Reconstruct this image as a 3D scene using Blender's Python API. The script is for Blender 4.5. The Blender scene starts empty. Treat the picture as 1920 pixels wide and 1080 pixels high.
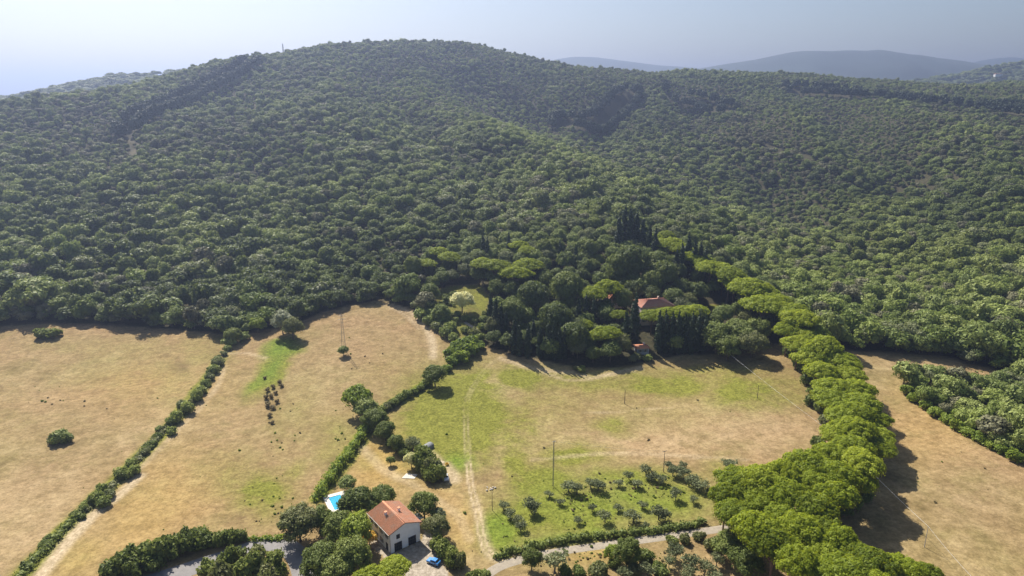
import bpy, math, random
import numpy as np
from mathutils import Vector

R = math.radians
scene = bpy.context.scene

# ------------------------------------------------------------------ camera, sky, sun, exposure
CAM_H, PITCH, FPX = 120.0, R(15.9), 1278.0
cam_d = bpy.data.cameras.new('camera')
cam_d.sensor_width = 36.0
cam_d.lens = 36.0 * FPX / 1920.0
cam_d.clip_start = 1.0
cam_d.clip_end = 60000.0
cam = bpy.data.objects.new('camera', cam_d)
scene.collection.objects.link(cam)
cam.location = (0, 0, CAM_H)
cam.rotation_euler = (math.pi / 2 - PITCH, 0, 0)
scene.camera = cam

SUN_AZ, SUN_EL = R(31), R(46)          # azimuth measured from +Y towards -X
world = bpy.data.worlds.new('World')
scene.world = world
world.use_nodes = True
wn = world.node_tree.nodes
wl = world.node_tree.links
bg = wn['Background']
sky = wn.new('ShaderNodeTexSky')
sky.sky_type = 'NISHITA'
sky.sun_disc = False
sky.sun_elevation = SUN_EL
sky.sun_rotation = -SUN_AZ
sky.altitude = 100
sky.air_density = 1.0
sky.dust_density = 2.0
sky.ozone_density = 1.6
wl.new(sky.outputs[0], bg.inputs[0])
bg.inputs[1].default_value = 0.053

sun_d = bpy.data.lights.new('sun', 'SUN')
sun_d.energy = 4.6
sun_d.angle = R(0.53)
sun_d.color = (1.0, 0.93, 0.82)
sun = bpy.data.objects.new('sun', sun_d)
scene.collection.objects.link(sun)
sdir = Vector((-math.sin(SUN_AZ) * math.cos(SUN_EL), math.cos(SUN_AZ) * math.cos(SUN_EL), math.sin(SUN_EL)))
sun.rotation_euler = sdir.to_track_quat('Z', 'Y').to_euler()
sun.location = (0, 0, 300)

vs = scene.view_settings
vs.view_transform = 'Standard'
vs.look = 'None'
vs.exposure = 1.08
vs.gamma = 1.0
vs.use_curve_mapping = False
cy = scene.cycles
cy.max_bounces = 5
cy.diffuse_bounces = 3
cy.glossy_bounces = 2
cy.transmission_bounces = 3
cy.transparent_max_bounces = 4
cy.volume_bounces = 0
cy.caustics_reflective = False
cy.caustics_refractive = False

rng = np.random.default_rng(7)
random.seed(7)

# ------------------------------------------------------------------ camera maths (pixels of the 1920x1080 photograph)
cP, sP = math.cos(PITCH), math.sin(PITCH)


def ray(px, py):
    """column u = X/Y and slope r = (Z-CAM_H)/Y of the view ray"""
    x = (np.asarray(px, float) - 960.0) / FPX
    yv = (540.0 - np.asarray(py, float)) / FPX
    Y = cP + yv * sP
    Z = -sP + yv * cP
    return x / Y, Z / Y


def project(X, Y, Z):
    dz = Z - CAM_H
    f = Y * cP - dz * sP
    v = Y * sP + dz * cP
    return 960 + FPX * X / f, 540 - FPX * v / f


# ------------------------------------------------------------------ noise
def _hash(ix, iy, seed):
    n = (ix.astype(np.int64) * 374761393 + iy.astype(np.int64) * 668265263 + seed * 144269) & 0x7fffffff
    n = ((n ^ (n >> 13)) * 1274126177) & 0x7fffffff
    return ((n ^ (n >> 16)) & 0xffff) / 65535.0


def vnoise(x, y, seed=0):
    x = np.asarray(x, float); y = np.asarray(y, float)
    ix = np.floor(x); iy = np.floor(y)
    fx = x - ix; fy = y - iy
    fx = fx * fx * (3 - 2 * fx); fy = fy * fy * (3 - 2 * fy)
    a = _hash(ix, iy, seed); b = _hash(ix + 1, iy, seed)
    c = _hash(ix, iy + 1, seed); d = _hash(ix + 1, iy + 1, seed)
    return (a * (1 - fx) + b * fx) * (1 - fy) + (c * (1 - fx) + d * fx) * fy


def fbm(x, y, octv=4, seed=0):
    s = 0; a = 0.5
    for i in range(octv):
        s = s + a * (vnoise(x, y, seed + i * 17) - 0.5)
        x = x * 2.03 + 11.3; y = y * 2.03 - 7.1; a *= 0.5
    return s


# ------------------------------------------------------------------ terrain height field
CTRL = []


def cpx(px, py, D):
    u, r = ray(px, py)
    CTRL.append((float(u), D, CAM_H + float(r) * D))


for u in np.linspace(-1.25, 1.25, 9):
    CTRL += [(u, 85, 0.0), (u, 130, 0.0), (u, 165, 0.0), (u, 200, 0.3)]
for u in np.linspace(-1.1, 1.1, 9):
    CTRL.append((u, 245, 1.6 if u < .3 else 0.6))
for p in [(-250, 612, 322), (0, 612, 325), (200, 612, 325), (430, 622, 322), (580, 590, 335), (700, 570, 345), (800, 600, 325),
          (900, 640, 305), (1080, 690, 280), (1300, 670, 290), (1480, 640, 300), (1620, 655, 300), (1750, 670, 295), (1920, 700, 285), (2150, 720, 275),
          (-250, 500, 400), (0, 500, 400), (300, 500, 405), (600, 500, 405), (800, 500, 395), (1000, 500, 385), (1300, 500, 390),
          (1480, 500, 430), (1650, 500, 450), (1920, 500, 430), (2150, 500, 420),
          (-250, 400, 490), (0, 400, 490), (300, 400, 495), (600, 400, 500), (900, 400, 500), (1100, 400, 490), (1280, 400, 510),
          (1400, 400, 640), (1550, 400, 600), (1750, 400, 570), (1920, 400, 540), (2150, 400, 520),
          (-250, 300, 590), (0, 300, 600), (300, 300, 610), (600, 300, 620), (900, 300, 630), (1060, 300, 630), (1170, 300, 800),
          (1350, 300, 800), (1550, 300, 780), (1750, 300, 740), (1920, 300, 700), (2150, 300, 680),
          (-250, 230, 700), (0, 230, 710), (300, 230, 720), (600, 230, 730), (800, 230, 740), (900, 230, 760), (1000, 230, 965),
          (1150, 230, 960), (1350, 230, 930), (1550, 230, 930), (1750, 230, 900), (1920, 230, 860), (2150, 230, 830),
          (350, 170, 850), (600, 170, 850), (760, 160, 880), (880, 170, 1010), (1050, 170, 1050), (1250, 180, 1080),
          (1500, 180, 1120), (1750, 185, 1100), (1920, 185, 1060), (2150, 190, 1040), (600, 120, 960), (760, 110, 1010), (900, 120, 1090), (1050, 140, 1120)]:
    cpx(*p)
SKYL = [(-250, 240, 790), (0, 196, 800), (100, 186, 825), (200, 168, 850), (330, 143, 930), (430, 116, 1000), (530, 106, 1040), (600, 88, 1070), (740, 78, 1130), (850, 84, 1160),
        (950, 103, 1170), (1050, 123, 1180), (1130, 131, 1200), (1250, 132, 1250), (1400, 143, 1320), (1600, 147, 1370), (1920, 160, 1380), (2150, 163, 1380)]
for px, py, D in SKYL:
    cpx(px, py, D)
    u, r = ray(px, py)
    z = CAM_H + float(r) * D
    CTRL.append((float(u), D * 1.25, z - 50))
    CTRL.append((float(u), D * 1.7, z - 120))
CT = np.array(CTRL)
KU = 1.6


def _tps_fit(P, z, lam=0.0008):
    n = len(P)
    d2 = ((P[:, None] - P[None]) ** 2).sum(-1)
    K = np.where(d2 > 0, 0.5 * d2 * np.log(d2 + 1e-12), 0) + lam * np.eye(n)
    A = np.zeros((n + 3, n + 3)); Q = np.c_[np.ones(n), P]
    A[:n, :n] = K; A[:n, n:] = Q; A[n:, :n] = Q.T
    return np.linalg.solve(A, np.r_[z, 0, 0, 0])


_P = np.c_[CT[:, 0] * KU, np.log(CT[:, 1])]
_W = _tps_fit(_P, CT[:, 2])
NU, NV = 760, 460
DMIN, DMAX = 85.0, 2100.0
UG = np.linspace(-1.2, 1.2, NU)
VG = np.linspace(math.log(DMIN), math.log(DMAX), NV)


def _tps_eval(u, v):
    u = u * KU
    out = _W[-3] + _W[-2] * u + _W[-1] * v
    for i in range(len(_P)):
        d2 = (u - _P[i, 0]) ** 2 + (v - _P[i, 1]) ** 2
        out = out + _W[i] * 0.5 * d2 * np.log(d2 + 1e-12)
    return out


# coarse spline evaluation, then refined to the mesh grid
_uc = np.linspace(-1.2, 1.2, 191); _vc = np.linspace(VG[0], VG[-1], 181)
_Zc = _tps_eval(*np.meshgrid(_uc, _vc))


def _bil(Zg, ug, vg, u, v):
    fu = np.clip((u - ug[0]) / (ug[1] - ug[0]), 0, len(ug) - 1.001)
    fv = np.clip((v - vg[0]) / (vg[1] - vg[0]), 0, len(vg) - 1.001)
    iu = fu.astype(int); iv = fv.astype(int); fu = fu - iu; fv = fv - iv
    return (Zg[iv, iu] * (1 - fu) + Zg[iv, iu + 1] * fu) * (1 - fv) + (Zg[iv + 1, iu] * (1 - fu) + Zg[iv + 1, iu + 1] * fu) * fv


GU, GV = np.meshgrid(UG, VG)
GD = np.exp(GV); GX = GU * GD
GZ = _bil(_Zc, _uc, _vc, GU, GV)
_hill = np.clip((GD - 330) / 300, 0, 1)
GZ = GZ + _hill * (fbm(GX / 130, GD / 170, 4, 3) * 26 + fbm(GX / 45, GD / 60, 3, 9) * 5)
_fld = np.clip((GD - 190) / 60, 0, 1) * (1 - _hill)
GZ = GZ + _fld * fbm(GX / 40, GD / 40, 3, 21) * 1.6


def height(X, Y):
    Y = np.maximum(np.asarray(Y, float), DMIN)
    return _bil(GZ, UG, VG, np.asarray(X, float) / Y, np.log(Y))


def at(px, py, h=0.0):
    """ground point (X, Y, Z) under the view ray of a pixel, where the ray is h above the ground"""
    u, r = ray(px, py)
    D = np.exp(np.linspace(math.log(90), math.log(1900), 1500))
    z = _bil(GZ, UG, VG, np.full_like(D, float(u)), np.log(D))
    g = z + h - (CAM_H + float(r) * D)
    k = np.argmax(g >= 0)
    if g[k] < 0:
        k = len(D) - 1
    if k > 0:
        t = g[k - 1] / (g[k - 1] - g[k] + 1e-9)
        d = D[k - 1] + t * (D[k] - D[k - 1])
    else:
        d = D[0]
    X = float(u) * d
    return X, d, float(height(X, d))


def line_at(pts, step=1.0):
    """a pixel polyline turned into densely sampled ground points"""
    P = np.array([at(*p)[:2] for p in pts])
    # Catmull-Rom
    Q = np.vstack([2 * P[0] - P[1], P, 2 * P[-1] - P[-2]])
    out = []
    for i in range(1, len(Q) - 2):
        n = max(2, int(np.linalg.norm(Q[i + 1] - Q[i]) / step))
        for t in np.arange(n) / n:
            out.append(0.5 * ((2 * Q[i]) + (Q[i + 1] - Q[i - 1]) * t + (2 * Q[i - 1] - 5 * Q[i] + 4 * Q[i + 1] - Q[i + 2]) * t * t
                              + (-Q[i - 1] + 3 * Q[i] - 3 * Q[i + 1] + Q[i + 2]) * t ** 3))
    out.append(P[-1])
    return np.array(out)


def dist_line(X, Y, L):
    """distance of points to a sampled polyline (X, Y flat arrays)"""
    best = np.full(X.shape, 1e9)
    lo = L.min(0) - 14; hi = L.max(0) + 14
    m = (X > lo[0]) & (X < hi[0]) & (Y > lo[1]) & (Y < hi[1])
    xs, ys = X[m], Y[m]
    b = np.full(xs.shape, 1e9)
    for p in L:
        b = np.minimum(b, (xs - p[0]) ** 2 + (ys - p[1]) ** 2)
    best[m] = np.sqrt(b)
    return best


def carve(pts, wid, depth):
    """a gully (depth > 0) or rib (depth < 0) running down the hillside"""
    L = line_at(pts, 12)
    b2 = np.full(GX.shape, 1e9)
    for p in L:
        b2 = np.minimum(b2, (GX - p[0]) ** 2 + (GD - p[1]) ** 2)
    return -depth * np.exp(-b2 / (wid * wid))


_cv = 0
for c_ in [([(1178, 190), (1140, 235), (1120, 280)], 24, 18), ([(1290, 205), (1330, 270), (1420, 340), (1520, 420)], 32, 17), ([(690, 110), (740, 190), (800, 260), (850, 340)], 30, 7),
           ([(420, 140), (430, 240), (470, 330), (520, 430)], 34, 7), ([(150, 200), (170, 300), (180, 400)], 34, 7), ([(300, 240), (330, 330), (350, 440)], 30, -6),
           ([(610, 130), (630, 240), (680, 350), (740, 430)], 34, -7), ([(900, 130), (960, 175), (1010, 205)], 30, -7), ([(1240, 160), (1260, 210), (1300, 260)], 26, -7), ([(1560, 220), (1620, 300), (1720, 360)], 32, 15), ([(1750, 240), (1830, 330), (1900, 400)], 32, -12), ([(1450, 200), (1520, 260), (1600, 330)], 28, -11)]:
    _cv = _cv + carve(*c_)
GZ = GZ + _cv * _hill


def in_poly(px, py, poly):
    c = np.zeros(np.shape(px), bool)
    n = len(poly)
    for i in range(n):
        x1, y1 = poly[i]; x2, y2 = poly[(i + 1) % n]
        if y1 == y2:
            continue
        k = ((y1 > py) != (y2 > py)) & (px < (x2 - x1) * (py - y1) / (y2 - y1) + x1)
        c ^= k
    return c


# ------------------------------------------------------------------ material helpers
def mat(name):
    m = bpy.data.materials.new(name)
    m.use_nodes = True
    nt = m.node_tree
    return m, nt, nt.nodes, nt.links, nt.nodes['Principled BSDF']


def N(nt, typ, **kw):
    n = nt.nodes.new(typ)
    for k, v in kw.items():
        setattr(n, k, v)
    return n


def ramp(nt, fac, stops):
    n = nt.nodes.new('ShaderNodeValToRGB')
    e = n.color_ramp.elements
    e[0].position, e[0].color = stops[0][0], (*stops[0][1], 1)
    e[1].position, e[1].color = stops[-1][0], (*stops[-1][1], 1)
    for p, c in stops[1:-1]:
        el = e.new(p); el.color = (*c, 1)
    nt.links.new(fac, n.inputs[0])
    return n.outputs[0]


def noise_node(nt, vec, scale, detail=4, rough=.55):
    n = nt.nodes.new('ShaderNodeTexNoise')
    n.inputs['Scale'].default_value = scale
    n.inputs['Detail'].default_value = detail
    n.inputs['Roughness'].default_value = rough
    nt.links.new(vec, n.inputs['Vector'])
    return n.outputs[0]


def mixc(nt, fac, a, b, mode='MIX'):
    n = nt.nodes.new('ShaderNodeMix')
    n.data_type = 'RGBA'; n.blend_type = mode
    for s, v in ((0, fac), (6, a), (7, b)):
        if isinstance(v, (int, float)):
            n.inputs[s].default_value = v
        elif isinstance(v, tuple):
            n.inputs[s].default_value = (*v, 1)
        else:
            nt.links.new(v, n.inputs[s])
    return n.outputs[2]


def math_n(nt, op, a, b=0.0, clamp=False):
    n = nt.nodes.new('ShaderNodeMath')
    n.operation = op; n.use_clamp = clamp
    for s, v in ((0, a), (1, b)):
        if isinstance(v, (int, float)):
            n.inputs[s].default_value = v
        else:
            nt.links.new(v, n.inputs[s])
    return n.outputs[0]


def simple_mat(name, col, rough=.8, var=.25, scale=2.0, metallic=0.0, bump=0.0):
    m, nt, nd, lk, b = mat(name)
    tc = nd.new('ShaderNodeTexCoord')
    nz = noise_node(nt, tc.outputs['Object'], scale, 5)
    lo = tuple(max(0, c * (1 - var)) for c in col); hi = tuple(min(1, c * (1 + var)) for c in col)
    lk.new(ramp(nt, nz, [(.25, lo), (.75, hi)]), b.inputs['Base Color'])
    b.inputs['Roughness'].default_value = rough
    b.inputs['Metallic'].default_value = metallic
    if bump:
        bp = nd.new('ShaderNodeBump'); bp.inputs['Strength'].default_value = bump
        lk.new(nz, bp.inputs['Height']); lk.new(bp.outputs[0], b.inputs['Normal'])
    return m


def leaf_mat(name, dark, mid, light, patch=None, transl=.35, tcol=None):
    """foliage: tint varies per plant, per stand of plants and per leaf clump; leaves let some light through"""
    m, nt, nd, lk, b = mat(name)
    oi = nd.new('ShaderNodeObjectInfo')
    ge = nd.new('ShaderNodeNewGeometry')
    tint = nd.new('ShaderNodeAttribute'); tint.attribute_type = 'INSTANCER'; tint.attribute_name = 'tint'
    big = noise_node(nt, oi.outputs['Location'], .012, 3)
    f = math_n(nt, 'MULTIPLY', oi.outputs['Random'], .55)
    f = math_n(nt, 'ADD', f, math_n(nt, 'MULTIPLY', ge.outputs['Random Per Island'], .35))
    f = math_n(nt, 'ADD', f, math_n(nt, 'MULTIPLY', math_n(nt, 'SUBTRACT', big, .5), .9))
    f = math_n(nt, 'ADD', f, math_n(nt, 'MULTIPLY', tint.outputs['Fac'], .6))
    col = ramp(nt, f, [(.0, dark), (.45, mid), (1.0, light)])
    if patch:
        rnd = math_n(nt, 'GREATER_THAN', math_n(nt, 'FRACT', math_n(nt, 'MULTIPLY', oi.outputs['Random'], 13.7)), .82)
        col = mixc(nt, math_n(nt, 'MULTIPLY', rnd, .75), col, patch)
    lk.new(col, b.inputs['Base Color'])
    b.inputs['Roughness'].default_value = .6
    b.inputs['Specular IOR Level'].default_value = .25
    tr = nd.new('ShaderNodeBsdfTranslucent')
    lk.new(mixc(nt, .6, col, tcol or light), tr.inputs['Color'])
    mx = nd.new('ShaderNodeMixShader'); mx.inputs[0].default_value = transl
    lk.new(b.outputs[0], mx.inputs[1]); lk.new(tr.outputs[0], mx.inputs[2])
    lk.new(mx.outputs[0], nd['Material Output'].inputs['Surface'])
    return m


# ------------------------------------------------------------------ object helpers
COL = scene.collection


def mesh_np(name, verts, faces, mats, smooth=False, mat_idx=None):
    """faces: list of (k,n) int arrays"""
    me = bpy.data.meshes.new(name)
    verts = np.asarray(verts, np.float32)
    me.vertices.add(len(verts)); me.vertices.foreach_set('co', verts.ravel())
    fl = [np.asarray(f, np.int32) for f in faces if len(f)]
    nl = sum(f.size for f in fl)
    me.loops.add(nl); me.polygons.add(sum(len(f) for f in fl))
    me.loops.foreach_set('vertex_index', np.concatenate([f.ravel() for f in fl]))
    st = []; o = 0
    for f in fl:
        st.append(o + np.arange(len(f)) * f.shape[1]); o += f.size
    me.polygons.foreach_set('loop_start', np.concatenate(st).astype(np.int32))
    if mat_idx is not None:
        me.polygons.foreach_set('material_index', np.asarray(mat_idx, np.int32))
    if smooth:
        me.polygons.foreach_set('use_smooth', np.ones(len(me.polygons), bool))
    me.update(calc_edges=True)
    for m in (mats if isinstance(mats, (list, tuple)) else [mats]):
        me.materials.append(m)
    return me


def link(name, me, parent=None, loc=None, rotz=0.0):
    o = bpy.data.objects.new(name, me)
    COL.objects.link(o)
    if parent is not None:
        o.parent = parent
    if loc is not None:
        o.location = loc
    if rotz:
        o.rotation_euler = (0, 0, rotz)
    return o


def tag(o, label, cat, group=None):
    o['label'] = label; o['category'] = cat
    if group:
        o['group'] = group
    return o


def thing(name, label, cat, loc, rotz=0.0, group=None):
    o = bpy.data.objects.new(name, None)
    COL.objects.link(o)
    o.location = loc; o.rotation_euler = (0, 0, rotz)
    o.empty_display_size = .5
    return tag(o, label, cat, group)


class MB:
    """collects simple solids into one mesh"""
    def __init__(s):
        s.v = []; s.f = []

    def box(s, c, d, rz=0.0):
        x, y, z = (k / 2 for k in d); b = len(s.v)
        co, si = math.cos(rz), math.sin(rz)
        for dx, dy, dz in ((-x, -y, -z), (x, -y, -z), (x, y, -z), (-x, y, -z), (-x, -y, z), (x, -y, z), (x, y, z), (-x, y, z)):
            s.v.append((c[0] + dx * co - dy * si, c[1] + dx * si + dy * co, c[2] + dz))
        s.f += [[b + k for k in q] for q in ((0, 3, 2, 1), (4, 5, 6, 7), (0, 1, 5, 4), (1, 2, 6, 5), (2, 3, 7, 6), (3, 0, 4, 7))]
        return s

    def tube(s, path, rad, n=6):
        rad = rad if isinstance(rad, (list, tuple)) else [rad] * len(path)
        b = len(s.v); P = [Vector(p) for p in path]
        for i, p in enumerate(P):
            d = (P[min(i + 1, len(P) - 1)] - P[max(i - 1, 0)]).normalized()
            a = d.cross(Vector((0, 0, 1)) if abs(d.z) < .9 else Vector((1, 0, 0))).normalized(); c = d.cross(a)
            for k in range(n):
                t = 2 * math.pi * k / n
                s.v.append(tuple(p + (a * math.cos(t) + c * math.sin(t)) * rad[i]))
        for i in range(len(P) - 1):
            for k in range(n):
                s.f.append([b + i * n + k, b + i * n + (k + 1) % n, b + (i + 1) * n + (k + 1) % n, b + (i + 1) * n + k])
        s.f.append([b + k for k in range(n)][::-1]); s.f.append([b + (len(P) - 1) * n + k for k in range(n)])
        return s

    def poly(s, pts, faces):
        b = len(s.v); s.v += [tuple(p) for p in pts]
        s.f += [[b + k for k in q] for q in faces]
        return s

    def mesh(s, name, m, smooth=False):
        me = bpy.data.meshes.new(name)
        me.from_pydata(s.v, [], s.f)
        me.update()
        me.materials.append(m)
        if smooth:
            for p in me.polygons:
                p.use_smooth = True
        return me

    def build(s, name, m, parent=None, loc=None, rotz=0.0, smooth=False):
        return link(name, s.mesh(name, m, smooth), parent, loc, rotz)


# ------------------------------------------------------------------ the ground: what grows where
GPX, GPY = project(GX, GD, GZ)
FX, FY = GX.ravel(), GD.ravel()
BORDER_PX = [(-400, 606), (-100, 610), (0, 611), (100, 608), (230, 611), (340, 620), (430, 627), (500, 620), (545, 612), (600, 590), (660, 573), (705, 564), (745, 572), (800, 598),
             (850, 622), (890, 645), (930, 658), (985, 672), (1080, 690), (1140, 694), (1200, 684), (1280, 668), (1370, 664), (1445, 648), (1490, 640),
             (1560, 655), (1625, 662), (1690, 664), (1760, 668), (1880, 697), (1990, 712), (2300, 740)]
_bw = np.array([at(*p)[:2] for p in BORDER_PX])
_bu = _bw[:, 0] / _bw[:, 1]
_o = np.argsort(_bu)
_bu, _bd = _bu[_o], _bw[_o, 1]


def border(u):
    return np.interp(u, _bu, _bd)


COPSE_PX = [(1690, 718), (1740, 712), (1800, 722), (1850, 728), (1890, 712), (1960, 700), (2150, 760), (2150, 960), (1960, 880), (1900, 850), (1830, 815), (1770, 780), (1720, 755)]
GARDEN_PX = [(812, 545), (850, 535), (905, 535), (918, 555), (922, 605), (900, 645), (860, 632), (815, 592)]

CUTS = [(line_at([(468, 129), (400, 165), (300, 215), (236, 252)], 4), 9), (line_at([(240, 255), (255, 300)], 4), 3.5),
        (line_at([(1490, 172), (1620, 184), (1720, 194), (1850, 208), (1960, 218)], 4), 13), (line_at([(1262, 184), (1310, 194), (1362, 210)], 4), 14),
        (line_at([(1050, 236), (1100, 238), (1140, 228), (1165, 200), (1185, 184)], 4), 12),
        (line_at([(1640, 372), (1700, 352), (1740, 340)], 4), 5), (line_at([(1440, 275), (1480, 290), (1510, 300)], 4), 7)]


def blob(px, py, x, y, rx, ry, rot=0.0):
    c, s = math.cos(R(rot)), math.sin(R(rot))
    dx, dy = px - x, py - y
    a = (dx * c + dy * s) / rx; b = (-dx * s + dy * c) / ry
    return np.clip(1.35 - np.sqrt(a * a + b * b) * .9, 0, 1)


nzA = fbm(FX / 9, FY / 9, 4, 31); nzB = fbm(FX / 24, FY / 24, 4, 41)
fpx, fpy = GPX.ravel() + nzB * 55, GPY.ravel() + nzB * 40
near = FY < border(FX / FY) + 8
green = np.zeros(len(FX)); pale = np.zeros(len(FX)); brown = np.zeros(len(FX)); lush = np.zeros(len(FX)); gold = np.zeros(len(FX))
for a in [(1150, 715, 330, 45, 0, .62), (850, 780, 125, 115, 0, 1.0), (960, 800, 90, 70, 0, .65), (1020, 770, 120, 40, 0, .5), (1250, 780, 160, 30, 0, .35), (560, 760, 60, 110, 10, .3), (250, 700, 140, 40, 0, .3), (1400, 730, 130, 55, 0, .62), (620, 830, 70, 40, -50, .5), (720, 690, 120, 40, 0, .3), (400, 650, 60, 40, 0, .4), (200, 650, 160, 20, 0, .3), (330, 720, 50, 60, 45, .35), (500, 690, 70, 26, -52, 1), (520, 650, 42, 16, -10, .9), (450, 900, 75, 65, 0, .5), (500, 930, 75, 55, -10, .75), (545, 900, 30, 60, 30, .55), (830, 780, 110, 70, -25, .75), (870, 720, 80, 28, -20, .9), (860, 830, 45, 60, 0, .85),
          (980, 712, 60, 28, 10, .95), (960, 690, 40, 16, 0, .6), (1250, 720, 110, 30, 0, .8), (1400, 740, 110, 34, 4, .8), (1330, 700, 160, 26, 0, .6), (1480, 730, 50, 40, 0, .55),
          (1060, 850, 60, 30, -10, .85), (960, 870, 40, 60, 10, .75), (1010, 900, 90, 50, 0, .8), (1150, 800, 50, 20, 0, .65), (1110, 850, 60, 25, 0, .6),
          (1060, 960, 170, 60, 0, .85), (1230, 930, 120, 60, 0, .75), (940, 1000, 50, 45, 0, .95), (1180, 890, 160, 24, 0, .7), (1350, 880, 60, 30, 0, .55),
          (690, 860, 40, 20, -20, .4), (830, 750, 100, 30, -40, .6), (370, 660, 40, 40, 40, .35), (420, 640, 30, 20, 0, .4), (520, 800, 25, 90, 0, .35), (140, 1040, 50, 40, -40, .3),
          (760, 780, 40, 60, 30, .55), (880, 660, 30, 20, 0, .6), (640, 830, 60, 25, -50, .5), (780, 690, 50, 25, 0, .35), (870, 1010, 30, 60, 0, .25), (1100, 1050, 200, 30, 0, .35), (1560, 780, 30, 20, 0, .3)]:
    green = np.maximum(green, blob(fpx, fpy, *a[:5]) * a[5])
for a in [(520, 650, 35, 14, -20, 1), (495, 690, 55, 12, -52, .9), (865, 870, 24, 20, 0, .8), (940, 1000, 38, 40, 0, .9), (1060, 1010, 130, 14, -6, .8), (720, 690, 0.1, .1, 0, 0)]:
    lush = np.maximum(lush, blob(fpx, fpy, *a[:5]) * a[5])
lush = np.maximum(lush, .55 * blob(fpx, fpy, 1150, 940, 190, 55))
for a in [(935, 730, 40, 24, 10, 1), (920, 840, 45, 45, -45, .7), (990, 815, 70, 24, -30, .6), (1200, 830, 240, 24, 0, .45), (1400, 800, 170, 50, 0, .45), (1100, 700, 150, 10, 4, .7), (1000, 670, 60, 10, 15, .6),
          (805, 640, 14, 40, -20, .6), (60, 980, 130, 80, -40, .45), (300, 790, 120, 40, -45, .25), (620, 700, 60, 60, 0, .2), (1720, 690, 80, 16, 10, .3), (1800, 900, 90, 60, 30, .3), (880, 930, 40, 70, 0, .25)]:
    pale = np.maximum(pale, blob(fpx, fpy, *a[:5]) * a[5])
for a in [(335, 688, 20, 13, 20, 1), (120, 860, 90, 40, -20, .2), (915, 850, 20, 26, 20, .7), (210, 900, 90, 50, -45, .25), (1790, 930, 100, 90, 20, .35), (1700, 960, 80, 70, 0, .3), (905, 890, 14, 16, 0, .6), (450, 975, 40, 6, -10, .5)]:
    brown = np.maximum(brown, blob(fpx, fpy, *a[:5]) * a[5])
for a in [(720, 870, 60, 70, 20, .9), (280, 960, 140, 90, -30, .6), (870, 980, 40, 60, 0, .7), (1750, 800, 90, 90, 40, .4), (150, 1040, 70, 50, -40, .6), (830, 940, 60, 40, 0, .5), (1120, 1045, 60, 20, 0, .6), (300, 720, 150, 60, 0, .3)]:
    gold = np.maximum(gold, blob(fpx, fpy, *a[:5]) * a[5])

# farm tracks: wheel ruts and worn strips
TRACKS = [
    ([(872, 770), (876, 830), (878, 870), (884, 915)], .8, .38, .38),
    ([(878, 870), (884, 915), (897, 965), (903, 1005), (915, 1035), (940, 1056)], .8, .4, .85),
    ([(872, 770), (880, 740), (905, 700), (930, 675)], .8, .5, .2),
]
rut = np.zeros(len(FX))
for pts, off, w, k in TRACKS:
    d = dist_line(FX, FY, line_at(pts, 1.0))
    rut = np.maximum(rut, k * np.clip(1.3 - np.abs(d - off) / w, 0, 1))
for pts, w, k in [([(62, 1095), (84, 1070), (127, 1017), (172, 968), (218, 932), (262, 893)], 1.5, 1.0), ([(250, 890), (310, 830), (400, 735), (420, 690)], 1.0, .4), ([(735, 572), (770, 585), (795, 610), (810, 640), (812, 670)], 1.3, .75),
                  ([(720, 570), (760, 590), (785, 615)], .9, .5), ([(835, 872), (845, 885), (850, 900)], 1.6, .8), ([(805, 845), (835, 872)], 1.0, .6), ([(890, 940), (898, 970), (906, 1012), (922, 1042), (946, 1057)], 1.3, .4), ([(1080, 700), (1110, 708), (1150, 700), (1200, 690)], 1.2, .7), ([(940, 672), (1000, 690), (1080, 700)], 1.3, .6), ([(1000, 690), (1060, 712), (1110, 712)], .8, .5), ([(420, 662), (460, 662), (500, 672)], .7, .5), ([(418, 665), (440, 640), (455, 625)], 1.2, .5),
                  ([(1085, 775), (1180, 770), (1260, 765)], .6, .35), ([(1000, 862), (1150, 850), (1330, 858), (1400, 862)], .9, .4), ([(680, 840), (720, 880), (770, 905)], 1.5, .4), ([(770, 905), (850, 960), (880, 1010)], 1.3, .35)]:
    d = dist_line(FX, FY, line_at(pts, 1.5))
    rut = np.maximum(rut, k * np.clip(1.5 - d / w * .8, 0, 1))
rut = np.clip(rut + nzA * .5 * (rut > 0), 0, 1)

# yard in front of the farmhouse and apron of the gravel road
YARD_PX = [(686, 1000), (700, 985), (735, 1038), (790, 1012), (800, 990), (812, 1000), (818, 1035), (835, 1065), (850, 1095), (760, 1095), (742, 1060), (700, 1030)]
yard = in_poly(GPX.ravel() + nzA * 6, GPY.ravel() + nzA * 6, YARD_PX).astype(float)
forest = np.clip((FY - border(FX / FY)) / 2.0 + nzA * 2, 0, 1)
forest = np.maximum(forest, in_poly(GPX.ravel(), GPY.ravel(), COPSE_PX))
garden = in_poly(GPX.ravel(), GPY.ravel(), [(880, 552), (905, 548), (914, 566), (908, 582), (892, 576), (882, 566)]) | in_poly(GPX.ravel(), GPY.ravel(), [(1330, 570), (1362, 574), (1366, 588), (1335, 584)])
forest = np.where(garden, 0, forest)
for hl in ([(412, 676), (330, 785), (240, 880), (150, 965), (30, 1090)], [(690, 803), (640, 872), (596, 935)], [(712, 770), (805, 716)]):
    d = dist_line(FX, FY, line_at(hl, 1.5))
    green = np.maximum(green, .9 * np.clip(1.6 - d / 3.2 + nzA, 0, 1))
green = np.where(garden, 1, green)
_gl = in_poly(GPX.ravel() + nzA * 10, GPY.ravel() + nzA * 8, GARDEN_PX)
green = np.where(_gl, np.maximum(green, .75), green); forest = np.where(_gl, .25 * forest, forest)
bare = np.zeros(len(FX))
bare = np.maximum(bare, blob(fpx, fpy, 250, 280, 10, 22) * .2)
bare = np.maximum(bare, blob(fpx, fpy, 1160, 225, 6, 25, 20) * .4)

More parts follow.
